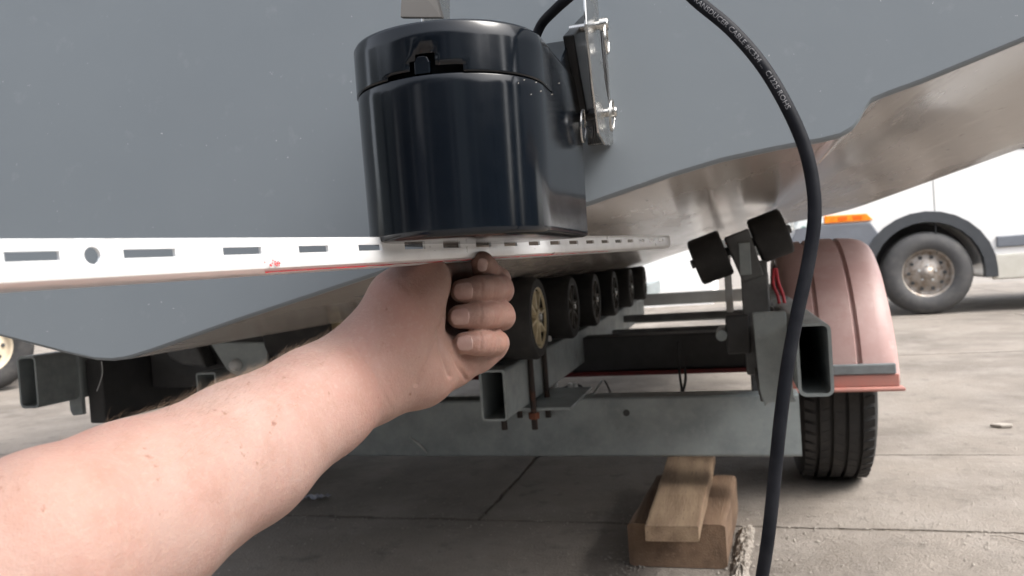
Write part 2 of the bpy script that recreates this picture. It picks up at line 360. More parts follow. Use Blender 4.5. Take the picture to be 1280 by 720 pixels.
lo = [hring(TR_-.011, .552, tz0-.0008, tz0-.0008), hring(TR_-.0045, .556, tz0-.0004, tz0-.0004), hring(TR_-.0018, .558, tz0+.0004, tz0+.0004)]
lo += [hring(TR_-dr, .56, z, z) for dr, z in ((.0012, tz0+.0016), (.0011, tz0+.004), (.0008, tz0+.03), (.0004, tzs-.03), (.0002, tzs-.006))]
lo += [hring(TR_-.0002, .56, tzs-.0012, tz1-.004), hring(TR_-.0004, .56, tzs-.0005, tz1-.0022), hring(TR_-.0009, .56, tzs-.0001, tz1-.0012), hring(TR_-.008, .56, tzs-.0001, tz1-.0012)]
vs, fs = wall_loops(lo, caps=False); n = len(lo[0]); fs.append(tuple(range(n))[::-1])
hb = link('housing', mesh('housing', vs, fs), 'black_gloss', tdr, smooth=True); hb.data.set_sharp_from_angle(angle=math.radians(50))
# cap with a real notch over the seam
zc = [tzs+.0002, tzs+.0014, tzs+.0026, tzs+.0042, tzs+.0078, tzs+.0112, tzs+.020, tz1-.0025, tz1-.0007, tz1]
rc = [TR_+.0004]*7+[TR_+.0004, TR_-.0006, TR_-.003]
loops = [ring(r, .462, z) for z, r in zip(zc, rc)]; n = len(loops[0]); vs = [p for l in loops for p in l]; fs = []
def px_of(p):
    d = Vector(p)-CAM; t = d.dot(FW); return 640+F*d.dot(RT)/t
for i in range(len(loops)-1):
    for k in range(n-1):
        a = (k-14)/48*180            # degrees round the aft end, 0 left, 90 aft
        slot = (i <= 1 and 71 < a < 114) or (i == 2 and 86 < a < 114) or (i == 3 and 86 < a < 101) or (i == 4 and 89 < a < 98)
        if slot: continue
        fs.append((i*n+k, i*n+k+1, (i+1)*n+k+1, (i+1)*n+k))
fs.append(tuple((len(loops)-1)*n+k for k in range(n)))
cap = link('cap', mesh('cap', vs, fs), 'black_gloss', tdr, smooth=True)
cap.data.set_sharp_from_angle(angle=math.radians(50))
sm = cap.modifiers.new('thickness', 'SOLIDIFY'); sm.thickness = .003; sm.offset = -1
vs, fs = wall_loops([ring(TR_-.0065, .46, tzs-.001), ring(TR_-.0065, .46, tz1-.004)]); link('core', mesh('core', vs, fs), 'black_matt', tdr, smooth=False)
# locking tab standing in the notch
m = MB(); ta, tb = math.radians(180+89), math.radians(180+98); pts = []
for r in (TR_-.006, TR_-.0004):
    for z, s in ((tzs+.0008, 1), (tzs+.0066, 1), (tzs+.0090, .8), (tzs+.0102, .4)):
        for e in (-1, 1):
            a = (ta+tb)/2+e*s*(tb-ta)/2; pts.append((TX+r*math.cos(a), TY+r*math.sin(a), z))
m.add(pts, [(0,2,3,1),(2,4,5,3),(4,6,7,5),(8,9,11,10),(10,11,13,12),(12,13,15,14),(0,8,10,2),(2,10,12,4),(4,12,14,6),(1,3,11,9),(3,5,13,11),(5,7,15,13),(6,14,15,7)])
m.build('latch_tab', 'black_gloss', cap, bevel=.0006)
# rear block, a little narrower than the cap, with the seam between
m = MB(); m.prism([(.500, tz1-.004), (.56, tz1-.004), (.5595, .742), (.545, .742), (.506, tz1+.001)], 0, TX-TR_+.003, TX+TR_-.0015)
m.build('rear_block', 'black_gloss', tdr, bevel=.0012, seg=3)
# pivot wing: black moulded web beside the steel plate
pw = -.0975
wing = [PX(710,44,pw), PX(733,18,pw), PX(735,60,pw), PX(741,148,pw), PX(727,140,pw), PX(716,80,pw)]
m = MB(); m.prism([(p.y, p.z) for p in wing], 0, pw-.004, pw+.004); m.build('pivot_wing', 'black_satin', tdr, bevel=.0012)
m = MB(); m.tube([(pw+.003, *(PX(733,58,pw))[1:]), (pw+.010, *(PX(733,58,pw))[1:])], .0035, 12); m.build('pivot_stop', 'steel', tdr)
# stainless bracket plates
PL = -.0815
def plate(px, th, name, dx=0):
    q = [PX(x, y, PL) for x, y in px]; mm = MB(); mm.prism([(p.y, p.z) for p in q], 0, PL+dx-th, PL+dx); return mm.build(name, 'steel', tdr, bevel=.0008)
side = [(729,-70),(745,-75),(749,30),(756,100),(766,160),(765,182),(757,181),(749,166),(742,110),(734,30)]
plate(side, .0022, 'bracket_plate')
plate(side, .0022, 'bracket_plate', dx=-.118)
m = MB(); m.box((-.104, .6135, .676), (-.0835, .6195, .775))
m.build('base_plate', 'steel', tdr, bevel=.001)
m = MB()
for k in range(10): m.box((-.0985+k*.0016, .608, .676), (-.0977+k*.0016, .6132, .77))
m.build('ribbed_insert', 'steel_ribbed', tdr)
# steel strut above the cap
st = [D(503,-40,.50), D(500,22,.50), D(552,22,.52), D(535,-40,.52)]
m = MB(); q = [Vector(p) for p in st]; nn = Vector((.2, 1, 0)).normalized()*.004
m.add(q+[p+nn for p in q], [(0,1,2,3),(7,6,5,4),(0,4,5,1),(1,5,6,2),(2,6,7,3),(3,7,4,0)]); m.build('strut', 'strut_grey', tdr, bevel=.001)
def pin(px, py, x0, x1, r, head):
    p = PX(px, py, PL); mm = MB()
    mm.lathe([(x0-PL, 0), (x0-PL, r), (x1-PL-.006, r), (x1-PL-.006, head), (x1-PL-.001, head), (x1-PL, head*.8), (x1-PL, 0)], (PL, p.y, p.z), 0, 20)
    o = mm.build('clevis_pin', 'steel', tdr, smooth=True); o.data.set_sharp_from_angle(angle=math.radians(35)); return p
def split_ring(c, ry, rz, tilt=0):
    mm = MB(); pts = []
    for k in range(61):
        a = 4*math.pi*k/60; pts.append((c[0]+.0011*k/60+tilt*math.sin(a), c[1]+ry*math.cos(a), c[2]+rz*math.sin(a)))
    mm.tube(pts, .0006, 6); mm.build('split_ring', 'steel', tdr, smooth=True)
a = pin(746, 32, PL-.02, PL+.0085, .0032, .0048); split_ring((PL+.006, a.y-.001, a.z-.011), .007, .0105)
b = pin(757, 141, PL-.03, PL+.0085, .0032, .0042); split_ring((PL+.0045, b.y-.003, b.z-.003), .009, .0115, .001)
c = PX(728, 158, -.094); split_ring((-.094, c.y, c.z), .009, .0115, .001)
m = MB(); m.tube([(-.098, b.y, b.z), (PL-.001, b.y, b.z)], .0045, 14); m.build('pivot_sleeve', 'black_satin', tdr)
# tiny scuffs by the seam
m = MB()
for (x, y) in [(664,118),(682,106),(699,104),(676,114),(648,104),(690,118),(655,100),(670,103)]:
    base = None
    for t in np.linspace(.36, .62, 521):
        p = D(x, y, t)
        dx = p.x-TX; inside = (abs(dx) < TR_ and p.y > TY) or (math.hypot(dx, p.y-TY) < TR_)
        if inside: base = p; break
    if base is None: continue
    q = base-ray(x, y).normalized()*.0003; e1 = RT*random.uniform(.0004, .0009); e2 = UP*random.uniform(.0002, .0005)
    m.add([q-e1, q+e2, q+e1+e2*.5, q-e2], [(0,1,2,3)])
m.build('scuff', 'chip', hb)['kind'] = 'stuff'

# ================================================================== CABLE
cp = [D(664,62,.535), D(676,32,.530), D(692,14,.515), D(712,-4,.50), D(745,-32,.47), D(790,-48,.44), D(835,-30,.415), D(872,2,.40), D(915,38,.392), D(953,82,.388), D(983,132,.385), D(1005,182,.384),
      D(1016,230,.384), D(1018,275,.384), D(1010,330,.385), D(996,395,.386), D(984,460,.388), D(975,530,.39), D(968,600,.394), D(961,665,.398), D(952,725,.404), D(938,800,.41), D(925,900,.42), D(915,1010,.43)]
last = cp[-1]; cp += [Vector((last.x-.01, last.y, .12)), Vector((last.x-.04, last.y+.02, .02)), Vector((last.x-.15, last.y-.03, .004)), Vector((last.x-.5, last.y-.2, .004))]
path = catmull(cp, 10); CR = .0034
m = MB(); m.tube(path, CR, 20); cable = m.build('transducer_cable', 'cable_rubber', None, smooth=True)
tag(cable, 'thick black printed cable looping from the transducer down to the ground', 'cable')
# printing on the jacket: glyph meshes wrapped round the cable
acc = [0]
for p, q in zip(path, path[1:]): acc.append(acc[-1]+(q-p).length)
def at_s(s):
    import bisect
    i = min(max(bisect.bisect(acc, s)-1, 0), len(path)-2); f = (s-acc[i])/(acc[i+1]-acc[i])
    p = path[i].lerp(path[i+1], f); t0 = (path[i+1]-path[max(i-1, 0)]).normalized(); t1 = (path[min(i+2, len(path)-1)]-path[i]).normalized()
    return p, t0.lerp(t1, f).normalized()
def s_of(x, y):
    best = min(range(len(path)), key=lambda i: (Vector((640+F*(path[i]-CAM).dot(RT)/(path[i]-CAM).dot(FW), 360-F*(path[i]-CAM).dot(UP)/(path[i]-CAM).dot(FW)))-Vector((x, y))).length if i > 50 else 1e9)
    return acc[best]
s0, s1 = s_of(868, -2), s_of(984, 136)
tcu = bpy.data.curves.new('lettering', 'FONT'); tcu.body = 'TRANSDUCER CABLE #C334 ...  C1225 ROHS'; tcu.size = 1; tcu.resolution_u = 2
to = bpy.data.objects.new('lettering_source', tcu); COL.objects.link(to); bpy.context.view_layer.update()
tm = bpy.data.meshes.new_from_object(to.evaluated_get(bpy.context.evaluated_depsgraph_get()))
COL.objects.unlink(to); bpy.data.objects.remove(to)
bm = bmesh.new(); bm.from_mesh(tm); bmesh.ops.triangulate(bm, faces=bm.faces); bmesh.ops.subdivide_edges(bm, edges=[e for e in bm.edges if e.calc_length() > .25], cuts=1); bm.to_mesh(tm); bm.free()
wx = max(v.co.x for v in tm.vertices); hh = .0025
for v in tm.vertices:
    s = s0+(s1-s0)*v.co.x/wx; p, t = at_s(s); nrm = (CAM-p); nrm = (nrm-t*nrm.dot(t)).normalized(); bn = nrm.cross(t)
    if bn.dot(RT) < 0: bn = -bn
    ang = ((v.co.y-.35)*hh/.7)/CR+.10
    v.co = p+(nrm*math.cos(ang)+bn*math.sin(ang))*(CR+.00006)
link('lettering', tm, 'print_white', cable)

# ================================================================== SLOTTED STRIP
SA, SB = D(-130, 300, 271/1230), D(836, 294.5, 271/265)
sdir = (SB-SA).normalized(); slen = (SB-SA).length
sfront = CAM-D(300, 320, .35); sfront = (sfront-sdir*sfront.dot(sdir)).normalized()      # web faces the sight line
sup = sdir.cross(sfront); sup = sup if sup.z > 0 else -sup
sfront = (sfront+sup*.12).normalized(); sup = sdir.cross(sfront); sup = sup if sup.z > 0 else -sup
def sp_px(x):      # distance along the strip whose image falls at column x
    lo_, hi_ = 0, slen
    for _ in range(40):
        mid = (lo_+hi_)/2; p = SA+sdir*mid-CAM
        if 640+F*p.dot(RT)/p.dot(FW) < x: lo_ = mid
        else: hi_ = mid
    return (lo_+hi_)/2
strip_h, th = .0145, .0022
def S(s, h, d): return SA+sdir*s-sup*h-sfront*d
cuts = [(-70,-22),(0,70),(150,215),(275,323),(370,407),(445,474)]
slots = [(sp_px(a), sp_px(b)) for a, b in cuts]
pitch = (slots[5][0]-slots[1][0])/4
k = 1
while slots[-1][1]+pitch*.9 < slen-.02:
    s_ = slots[5][0]+pitch*k*.955; slots.append((s_, s_+.0225)); k += 1
hx = sp_px(111); hr = .0032
sb_, hb_ = .0042, .0075        # slot top / bottom measured down the web
# web built as columns so that slots and the round hole are real openings
mk = sorted(set([0, slen]+[v for sl_ in slots for v in sl_]))
mk = [v for v in mk if 0 <= v <= slen]
bm = bmesh.new()
def quad(a, b, c, d): bm.faces.new([bm.verts.new(x) for x in (a, b, c, d)])
prof_s = [(0, 0), (sb_, 0), (hb_, 0), (strip_h-.003, 0), (strip_h-.0008, .0006), (strip_h+.0004, .0028), (strip_h+.0012, .011)]
def in_slot(a): return any(x-1e-6 <= a < y-1e-6 for x, y in slots)
HS = .0062
hole_a, hole_b = hx-HS, hx+HS
mk2 = sorted(set(mk+[hole_a, hole_b]))
for a, b in zip(mk2, mk2[1:]):
    for r in range(len(prof_s)-1):
        (h0, d0), (h1, d1) = prof_s[r], prof_s[r+1]
        if r == 1 and in_slot(a): continue
        if abs(a-hole_a) < 1e-6 and r < 3: continue
        quad(S(a, h0, d0), S(b, h0, d0), S(b, h1, d1), S(a, h1, d1))
# patch with the round hole
hc = .0062; nH = 24; rim = [S(hx+hr*math.cos(2*math.pi*k/nH), hc+hr*math.sin(2*math.pi*k/nH), 0) for k in range(nH)]
outer = []
for k in range(nH):
    a = 2*math.pi*k/nH; cx_, cy_ = math.cos(a), math.sin(a); ht, hbm, hw = hc, strip_h-.003-hc, HS
    q = min(hw/abs(cx_) if abs(cx_) > 1e-6 else 9, (hbm if cy_ > 0 else ht)/abs(cy_) if abs(cy_) > 1e-6 else 9)
    outer.append(S(hx+q*cx_, hc+q*cy_, 0))
for k in range(nH): quad(rim[k], rim[(k+1)%nH], outer[(k+1)%nH], outer[k])
for (h_, s_) in ((0, -1), (0, 1), (strip_h-.003, 1), (strip_h-.003, -1)):    # corners of the patch
    ca = [S(hx+s_*HS, h_, 0)]; near = sorted(outer, key=lambda p: (Vector(p)-ca[0]).length)[:2]
    bm.faces.new([bm.verts.new(x) for x in (ca[0], near[0], near[1])])
bmesh.ops.remove_doubles(bm, verts=bm.verts, dist=1e-5); bmesh.ops.recalc_face_normals(bm, faces=bm.faces)
me = bpy.data.meshes.new('slotted_strip'); bm.to_mesh(me); bm.free()
for p in me.polygons: p.use_smooth = True
me.set_sharp_from_angle(angle=math.radians(40))
strip = link('slotted_strip', me, 'alu_strip')
sm = strip.modifiers.new('thickness', 'SOLIDIFY'); sm.thickness = .0016; sm.offset = 0
bv = strip.modifiers.new('bevel', 'BEVEL'); bv.width = .0003; bv.segments = 2; bv.limit_method = 'ANGLE'
tag(strip, 'long slotted white metal strip held against the transducer', 'metal strip')
vs, fs = [], []; N = 80
for k in range(N+1):
    s = sp_px(330)+(sp_px(760)-sp_px(330))*k/N; wv = .0004+.0005*random.random()
    vs += [S(s, strip_h+.0008, -.0009+.0035), S(s, strip_h+.0008+wv, -.0012+.0032)]
fs = [(2*k, 2*k+2, 2*k+3, 2*k+1) for k in range(N)]
for _ in range(14):       # smudge of red beside the line
    s = sp_px(337)+random.gauss(0, .003); h = strip_h-.0022+random.gauss(0, .0012); o = len(vs); e = .0007*random.uniform(.5, 1.4)
    vs += [S(s-e, h, -.0012), S(s, h-e*.6, -.0012), S(s+e, h, -.0012), S(s, h+e*.7, -.0012)]; fs.append((o, o+1, o+2, o+3))
link('red_line', mesh('red_line', vs, fs), 'red_mark', strip)

# ================================================================== TRAILER
XC = -.613
trl = empty('boat_trailer', (XC, 2.2, 0), 'galvanised roller trailer under the grey boat', 'trailer')
def P_(name, m_, mb, **k): return mb.build(name, m_, k.pop('parent', trl), **k)
for x0, x1, y0 in ((.083, .130, 1.125), (2*XC-.130, 2*XC-.083, 1.165)):
    m = MB(); hollow_tube(m, x0, x1, .374, .477, y0, 4.4, .0045, .011); P_('side_rail', 'galv', m, smooth=False)
# rear crossbeam, with hangers down from the rails
m = MB(); hollow_tube(m, 1.56, 1.62, .177, .301, -1.34, .115, .005, .006, axis=0); xb = P_('crossbeam', 'galv', m)
p = PY(783, 516, 1.56); m = MB(); m.lathe([(-.0012, 0), (-.0012, .007), (.002, .007)], (p.x, 1.56, p.z), 1, 14); link('drain_hole', m.me('drain_hole'), 'axle_black', xb, loc=(0,0,0))
a_, b_ = PY(512, 546, 1.5585), PY(534, 566, 1.5585); m = MB(); m.tube([a_, (a_+b_)/2+Vector((.002, 0, .002)), b_], [.0008, .003, .001], 6); link('paint_scrape', m.me('paint_scrape'), 'galv_light', xb, loc=(0,0,0))
m = MB(); m.prism([(.030,.489),(.078,.489),(.082,.36),(.086,.352),(.046,.352),(.040,.345),(.034,.37)], 1, 1.205, 1.222); P_('hanger_plate', 'galv', m, bevel=.002)
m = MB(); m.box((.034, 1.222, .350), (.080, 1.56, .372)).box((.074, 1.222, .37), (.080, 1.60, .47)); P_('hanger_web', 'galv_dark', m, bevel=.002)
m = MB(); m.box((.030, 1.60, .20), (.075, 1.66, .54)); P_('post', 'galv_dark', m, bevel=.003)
m = MB(); m.prism([(-1.339,.465),(-1.303,.465),(-1.303,.342),(-1.330,.340),(-1.336,.35)], 1, 1.26, 1.27); P_('hanger_plate', 'galv', m, bevel=.002)
m = MB(); m.box((-1.302, 1.275, .32), (-1.262, 1.62, .455)); P_('hanger_block', 'axle_black', m, bevel=.004)
m = MB(); m.box((-1.25, 1.40, .372), (-.92, 1.46, .50)); P_('inner_crossbar', 'axle_black', m, bevel=.004)
# two roller beams
for bx in (-.414, 2*XC+.414):
    m = MB(); hollow_tube(m, bx-.024, bx+.024, .314, .405, 1.275, 3.56, .004, .007); P_('roller_beam', 'galv', m)
    m = MB(); m.box((bx-.03, 1.43, .3012), (bx+.105, 1.665, .3075)); P_('clamp_plate', 'galv', m, bevel=.001)
    for yb in (1.43, 1.545):
        m = MB(); m.tube([(bx+.031, yb, .265), (bx+.031, yb, .412), (bx-.031, yb, .412), (bx-.031, yb, .265)], .006, 10); P_('u_bolt', 'rusty_dark', m)
        m = MB(); m.lathe([(-.006, .0), (-.006, .011), (.006, .011), (.006, 0)], (bx+.031, yb, .292), 2, 6); P_('nut', 'rust', m)
    m = MB(); m.box((bx-.055, 1.30, .405), (bx-.028, 1.50, .475)); P_('roller_bracket', 'axle_black', m, bevel=.003)
# keel rollers: ribbed rubber drum with cream spoked hub
def make_roller(loc, r=.064, half=.072, hubm='cream_plastic'):
    root = MB(); root.lathe([(-half, r*.74), (-half, r*.93), (-half*.9, r), (-half*.35, r*.985), (0, r*.975), (half*.35, r*.985), (half*.9, r), (half, r*.93), (half, r*.74)], (0, 0, 0), 0, 40)
    o = root.build('roller', 'rubber', trl, smooth=True, local=True); o.location = Vector(loc)-wloc(trl); o.data.set_sharp_from_angle(angle=math.radians(40))
    for e in (-1, 1):
        h = MB(); q = e*half
        h.lathe([(q*.93, r*.70), (q*.985, r*.70), (q*.985, r*.755), (q*.93, r*.755)], (0,0,0), 0, 36, closed=True)
        h.lathe([(q*.6, r*.75), (q*.62, 0)], (0,0,0), 0, 24)
        h.lathe([(q*.6, r*.20), (q*1.0, r*.20), (q*1.0, r*.12), (q*.6, r*.12)], (0,0,0), 0, 20, closed=True)
        ob = h.build('hub', hubm, o, local=True)
        for k in range(8):
            s = MB(); a = 2*math.pi*(k+.3)/8; d = Vector((0, math.cos(a), math.sin(a))); t = Vector((0, -math.sin(a), math.cos(a)))*.0022
            p0, p1 = d*r*.18, d*r*.72; A = Vector((q*.62, 0, 0)); B = Vector((q*.97, 0, 0))
            s.add([p0-t+A, p0+t+A, p1+t+A, p1-t+A, p0-t+B, p0+t+B, p1+t+B, p1-t+B], [(0,3,2,1),(4,5,6,7),(0,1,5,4),(1,2,6,5),(2,3,7,6),(3,0,4,7)])
            s.build('spoke', hubm, o, local=True)
        a_ = MB(); a_.lathe([(q*.5, r*.12), (q*1.04, r*.12), (q*1.06, r*.08), (q*1.06, 0)], (0,0,0), 0, 16); a_.build('axle_pin', 'steel', o, local=True)
    return o
r0 = make_roller((-.414, 1.365, .4875), r=.077)
def copy_tree(o, parent, loc=None):
    c = o.copy(); COL.objects.link(c); c.parent = parent
    if loc is not None: c.location = loc
    for ch in list(o.children):
        if c is not None: copy_tree(ch, c)
    return c
base = wloc(trl)
for y in (1.365,): copy_tree(r0, trl, Vector((2*XC+.414, y, .4875))-base)
r1 = make_roller((-.424, 1.74, .483), r=.0735, hubm='hub_grey')
for y in (1.74, 2.06, 2.42, 2.84, 3.32):
    for bx in (-.424, 2*XC+.424):
        rc_ = copy_tree(r1, trl, Vector((bx, y, .483))-base) if y > 1.75 or bx < -.6 else r1
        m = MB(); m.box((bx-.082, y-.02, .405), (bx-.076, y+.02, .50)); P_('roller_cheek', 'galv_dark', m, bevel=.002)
m = MB(); m.lathe([(0, .007), (.006, .007), (.009, .004), (.009, 0)], (-.387, 1.60, .425), 0, 6); P_('bolt', 'galv_light', m)
# wobble rollers on the right, tilted to the deadrise
tilt = math.radians(17.5); ca, sa = math.cos(tilt), math.sin(tilt)
wr = D(926, 309, 1.385)
def wob(cen, half, r, name, m_):
    mm = MB(); mm.lathe([(-half, 0), (-half, r*.90), (-half*.92, r*.985), (-half*.8, r), (half*.8, r), (half*.92, r*.985), (half, r*.90), (half, 0)], (0,0,0), 0, 36)
    o = mm.build(name, m_, trl, smooth=True, local=True); o.data.set_sharp_from_angle(angle=math.radians(50)); o.location = cen-base; o.rotation_euler = (0, -tilt, 0); return o
ax = Vector((ca, 0, sa))
p1, p2 = D(888, 322, 1.385), D(963, 295, 1.385)
for p in (p1, p2): wob(p, .0295, .0425, 'wobble_roller', 'rubber')
m = MB(); m.tube([p1-ax*.036, p2+ax*.036], .008, 12); P_('roller_axle', 'galv_dark', m)
mid = (p1+p2)/2
m = MB(); m.add([mid+ax*a+Vector((-sa,0,ca))*b+Vector((0,c,0)) for c in (-.028,.028) for a, b in ((-.022,.026),(.024,.026),(.019,-.062),(-.019,-.062))],
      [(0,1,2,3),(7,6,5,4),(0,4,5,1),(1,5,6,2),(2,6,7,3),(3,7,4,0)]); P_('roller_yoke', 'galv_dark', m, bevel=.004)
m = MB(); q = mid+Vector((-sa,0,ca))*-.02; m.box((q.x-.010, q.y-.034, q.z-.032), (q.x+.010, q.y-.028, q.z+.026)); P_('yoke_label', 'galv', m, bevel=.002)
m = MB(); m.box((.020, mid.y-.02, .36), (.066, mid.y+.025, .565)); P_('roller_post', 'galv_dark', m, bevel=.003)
m = MB(); m.box((-.012, mid.y-.03, .400), (.03, mid.y+.05, .47)); P_('post_clamp', 'axle_black', m, bevel=.004)
m = MB(); m.tube([(-.02, mid.y-.035, .435), (-.02, mid.y+.06, .435)], .010, 12); P_('clamp_bolt', 'galv', m)
rl = D(913, 300, 1.47); m = MB(); m.box((rl.x-.010, rl.y-.004, rl.z-.009), (rl.x+.018, rl.y+.01, rl.z+.007)); P_('lamp_lens', 'red_lens', m, bevel=.003)
# red wires hanging beside the post
for dx in (0, .010):
    m = MB(); a = D(968, 335, 1.5); m.tube(catmull([a+Vector((dx*.3, 0, 0)), a+Vector((dx-.004, 0, -.03)), a+Vector((dx+.003, 0, -.055)), a+Vector((dx+.006, -.01, -.085))], 6), .0032, 8); P_('red_wire', 'red_cable', m, smooth=True)
# axle and further cross members
m = MB(); m.box((2*XC-.07, 2.02, .287), (.07, 2.10, .382)); P_('axle_beam', 'axle_black', m, bevel=.006)
m = MB(); m.prism([(2.005, .279), (2.105, .279), (2.105, .287), (2.018, .287), (2.018, .290), (2.005, .290)], 0, 2*XC-.06, .06); P_('axle_edge', 'axle_red', m, bevel=.001)
for y0, y1, z0, z1, mm_ in ((2.55, 2.60, .318, .350, 'galv_dark'), (2.85, 2.90, .352, .376, 'galv_dark'), (3.62, 3.66, .290, .318, 'galv_light'), (3.80, 3.86, .352, .410, 'galv_light'), (3.2, 3.25, .318, .345, 'galv')):  # far members use the paler steel: daylight on them put into the colour
    m = MB(); hollow_tube(m, y0, y1, z0, z1, 2*XC-.083, .083, .003, .004, axis=0); P_('cross_member', mm_, m)
m = MB(); m.box((XC-.04, 3.56, .30), (XC+.04, 6.6, .40)); P_('drawbar', 'galv', m, bevel=.004)
pp = D(912, 372, 2.9); m = MB(); m.box((pp.x-.014, 2.85, .36), (pp.x+.012, 2.90, .60)); P_('upright', 'galv_light', m, bevel=.003)
# hanging black wires in front of the axle
def wire(pts, r=.0035, name='brake_wire', m_='axle_black'):
    mm = MB(); mm.tube(catmull(pts, 6), r, 6); P_(name, m_, mm, smooth=True)
wire([D(847,426,1.9), D(849,462,1.88), D(853,492,1.85)]); wire([D(848,426,1.9), D(857,468,1.88), D(853,492,1.85)])
wire([D(756,476,1.9), D(762,488,1.86), D(764,500,1.8)], .0025); wire([D(752,476,1.9), D(742,492,1.86), D(736,505,1.8)], .0025, m_='galv')
wire([D(695,489,1.85), D(712,483,1.85), D(724,482,1.85), D(730,490,1.85)], .004)
for x in (684, 694, 713, 719):
    p = D(x, 484, 1.75); m = MB(); m.lathe([(0, 0), (0, .006), (.008, .006), (.01, .003), (.01, 0)], p, 2, 8); P_('plate_bolt', 'galv_light', m)
# left side bits near the hull
m = MB(); hollow_tube(m, -1.060, -1.012, .362, .414, 1.31, 2.0, .004, .006); P_('bunk_tube', 'galv', m)
lb = [PY(262,428,1.30), PY(335,428,1.30), PY(332,470,1.30), PY(300,474,1.30), PY(283,462,1.30)]
m = MB(); m.prism([(p.x, p.z) for p in lb], 1, 1.30, 1.308); P_('bunk_bracket', 'galv', m, bevel=.002)
p = PY(296, 456, 1.30); m = MB(); m.lathe([(-.014, 0), (-.014, .009), (-.004, .012), (0, .012)], (p.x, 1.30, p.z), 1, 16); P_('bunk_bolt', 'galv_light', m, smooth=True)
m = MB(); bp = [PY(206,440,1.36), PY(245,432,1.36), PY(258,460,1.36), PY(225,456,1.36), PY(212,449,1.36)]; m.prism([(p.x, p.z) for p in bp], 1, 1.36, 1.40); P_('bunk_cradle', 'galv_dark', m, bevel=.006)
p = PY(408, 424, 1.45); m = MB(); m.lathe([(-.02, 0), (-.02, .014), (.01, .018), (.03, .018)], (p.x, p.y, p.z), 1, 18); P_('end_cap', 'cream_plastic', m, smooth=True)
# small wisp of cord below the keel
wire([PY(127,452,1.0), PY(128,466,1.0), PY(125,478,1.0), PY(121,489,1.0)], .0006, 'loose_thread', 'galv_light')
# wheels and mudguards
WY, WR = 2.085, .270
def make_wheel(cx, outer):
    w_ = .087; pr = [(-w_*.80, .165), (-w_*.98, .19), (-w_, .225), (-w_*.93, .252), (-w_*.80, .2645)]
    for gx in (-.52, -.18, .18, .52):
        pr += [((gx-.045)*w_, .2695), ((gx-.04)*w_, .261), ((gx+.04)*w_, .261), ((gx+.045)*w_, .2695)]
    pr += [(w_*.80, .2645), (w_*.93, .252), (w_, .225), (w_*.98, .19), (w_*.80, .165)]
    root = empty('wheel', (0, 0, 0)); root.parent = trl; root.location = Vector((cx, WY, WR))-base
    t = MB(); t.lathe(pr, (0,0,0), 0, 72); ty = t.build('tyre', 'tyre_rubber', root, smooth=True, local=True); ty.data.set_sharp_from_angle(angle=math.radians(35))
    lug = MB()
    for k in range(60):       # tread sipes between the circumferential grooves
        a = 2*math.pi*k/60
        for gx0, gx1, sk in ((-.84, -.58, .03), (.58, .84, -.03), (-.46, -.24, -.03), (.24, .46, .03), (-.12, .12, .03)):
            rr = .2702; aa = a+sk
            vs_ = []
            for (gx, a_) in ((gx0, a), (gx1, aa), (gx1, aa+.07), (gx0, a+.07)):
                for r_ in (rr-.004, rr): vs_.append((gx*w_, r_*math.cos(a_), r_*math.sin(a_)))
            lug.add(vs_, [(1,3,5,7),(0,1,7,6),(2,4,5,3),(0,2,3,1),(4,6,7,5)])
    o = lug.build('tread_block', 'tyre_rubber', root, local=True); o['kind'] = 'stuff'
    r_ = MB(); s = outer
    r_.lathe([(-w_*.78, .168), (-w_*.5, .15), (w_*.5, .15), (w_*.78, .168)], (0,0,0), 0, 40); r_.lathe([(s*w_*.3, .15), (s*w_*.45, .09), (s*w_*.35, .05), (s*w_*.35, 0)], (0,0,0), 0, 40)
    r_.build('rim', 'steel_rim', root, smooth=True, local=True)
    return root
make_wheel(.218, 1); make_wheel(2*XC-.218, -1)
def fender(cx, sgn):
    # section across the guard: (lateral, radial)
    sec = [(-.108,.262),(-.112,.285),(-.106,.302),(-.092,.312),(-.060,.317),(-.048,.3175),(-.0445,.3115),(-.0395,.3115),(-.036,.3185),(.000,.3205),(.028,.3195),(.0315,.3125),(.0365,.3125),(.040,.3190),(.075,.316),(.096,.310),(.108,.300),(.113,.285),(.110,.262)]
    vs, fs = [], []; M = len(sec); A = np.linspace(math.radians(-1), math.radians(181), 41); cz = .283
    for a in A:
        fl = 1+.06*max(0, 1-abs(math.sin(a))*1.6)
        for lx, rr in sec:
            vs.append((cx+sgn*lx*fl, WY-rr*math.cos(a), cz+rr*math.sin(a)))
    fs = [(i*M+k, i*M+k+1, (i+1)*M+k+1, (i+1)*M+k) for i in range(len(A)-1) for k in range(M-1)]
    o = link('mudguard', mesh('mudguard', vs, fs), 'pink_plastic', trl, smooth=True); o.data.set_sharp_from_angle(angle=math.radians(38))
    s = o.modifiers.new('thickness', 'SOLIDIFY'); s.thickness = .004; s.offset = -1
    y0 = WY-.322
    m_ = MB(); m_.box((cx-.118, y0-.022, cz-.014), (cx+.118, y0+.012, cz-.006)); link('rear_lip', m_.me('rear_lip'), 'pink_lip', o, loc=(0,0,0), bevel=.003)
    m_ = MB(); m_.box((cx-.105, y0-.006, cz+.020), (cx+.105, y0+.004, cz+.043)); link('trim_strip', m_.me('trim_strip'), 'trim_grey', o, loc=(0,0,0), bevel=.003)
    m_ = MB(); m_.box((cx-.110, y0-.003, cz-.006), (cx+.110, y0+.006, cz+.020)); link('lip_band', m_.me('lip_band'), 'pink_lip', o, loc=(0,0,0), bevel=.002)
fender(.222, 1); fender(2*XC-.222, -1)

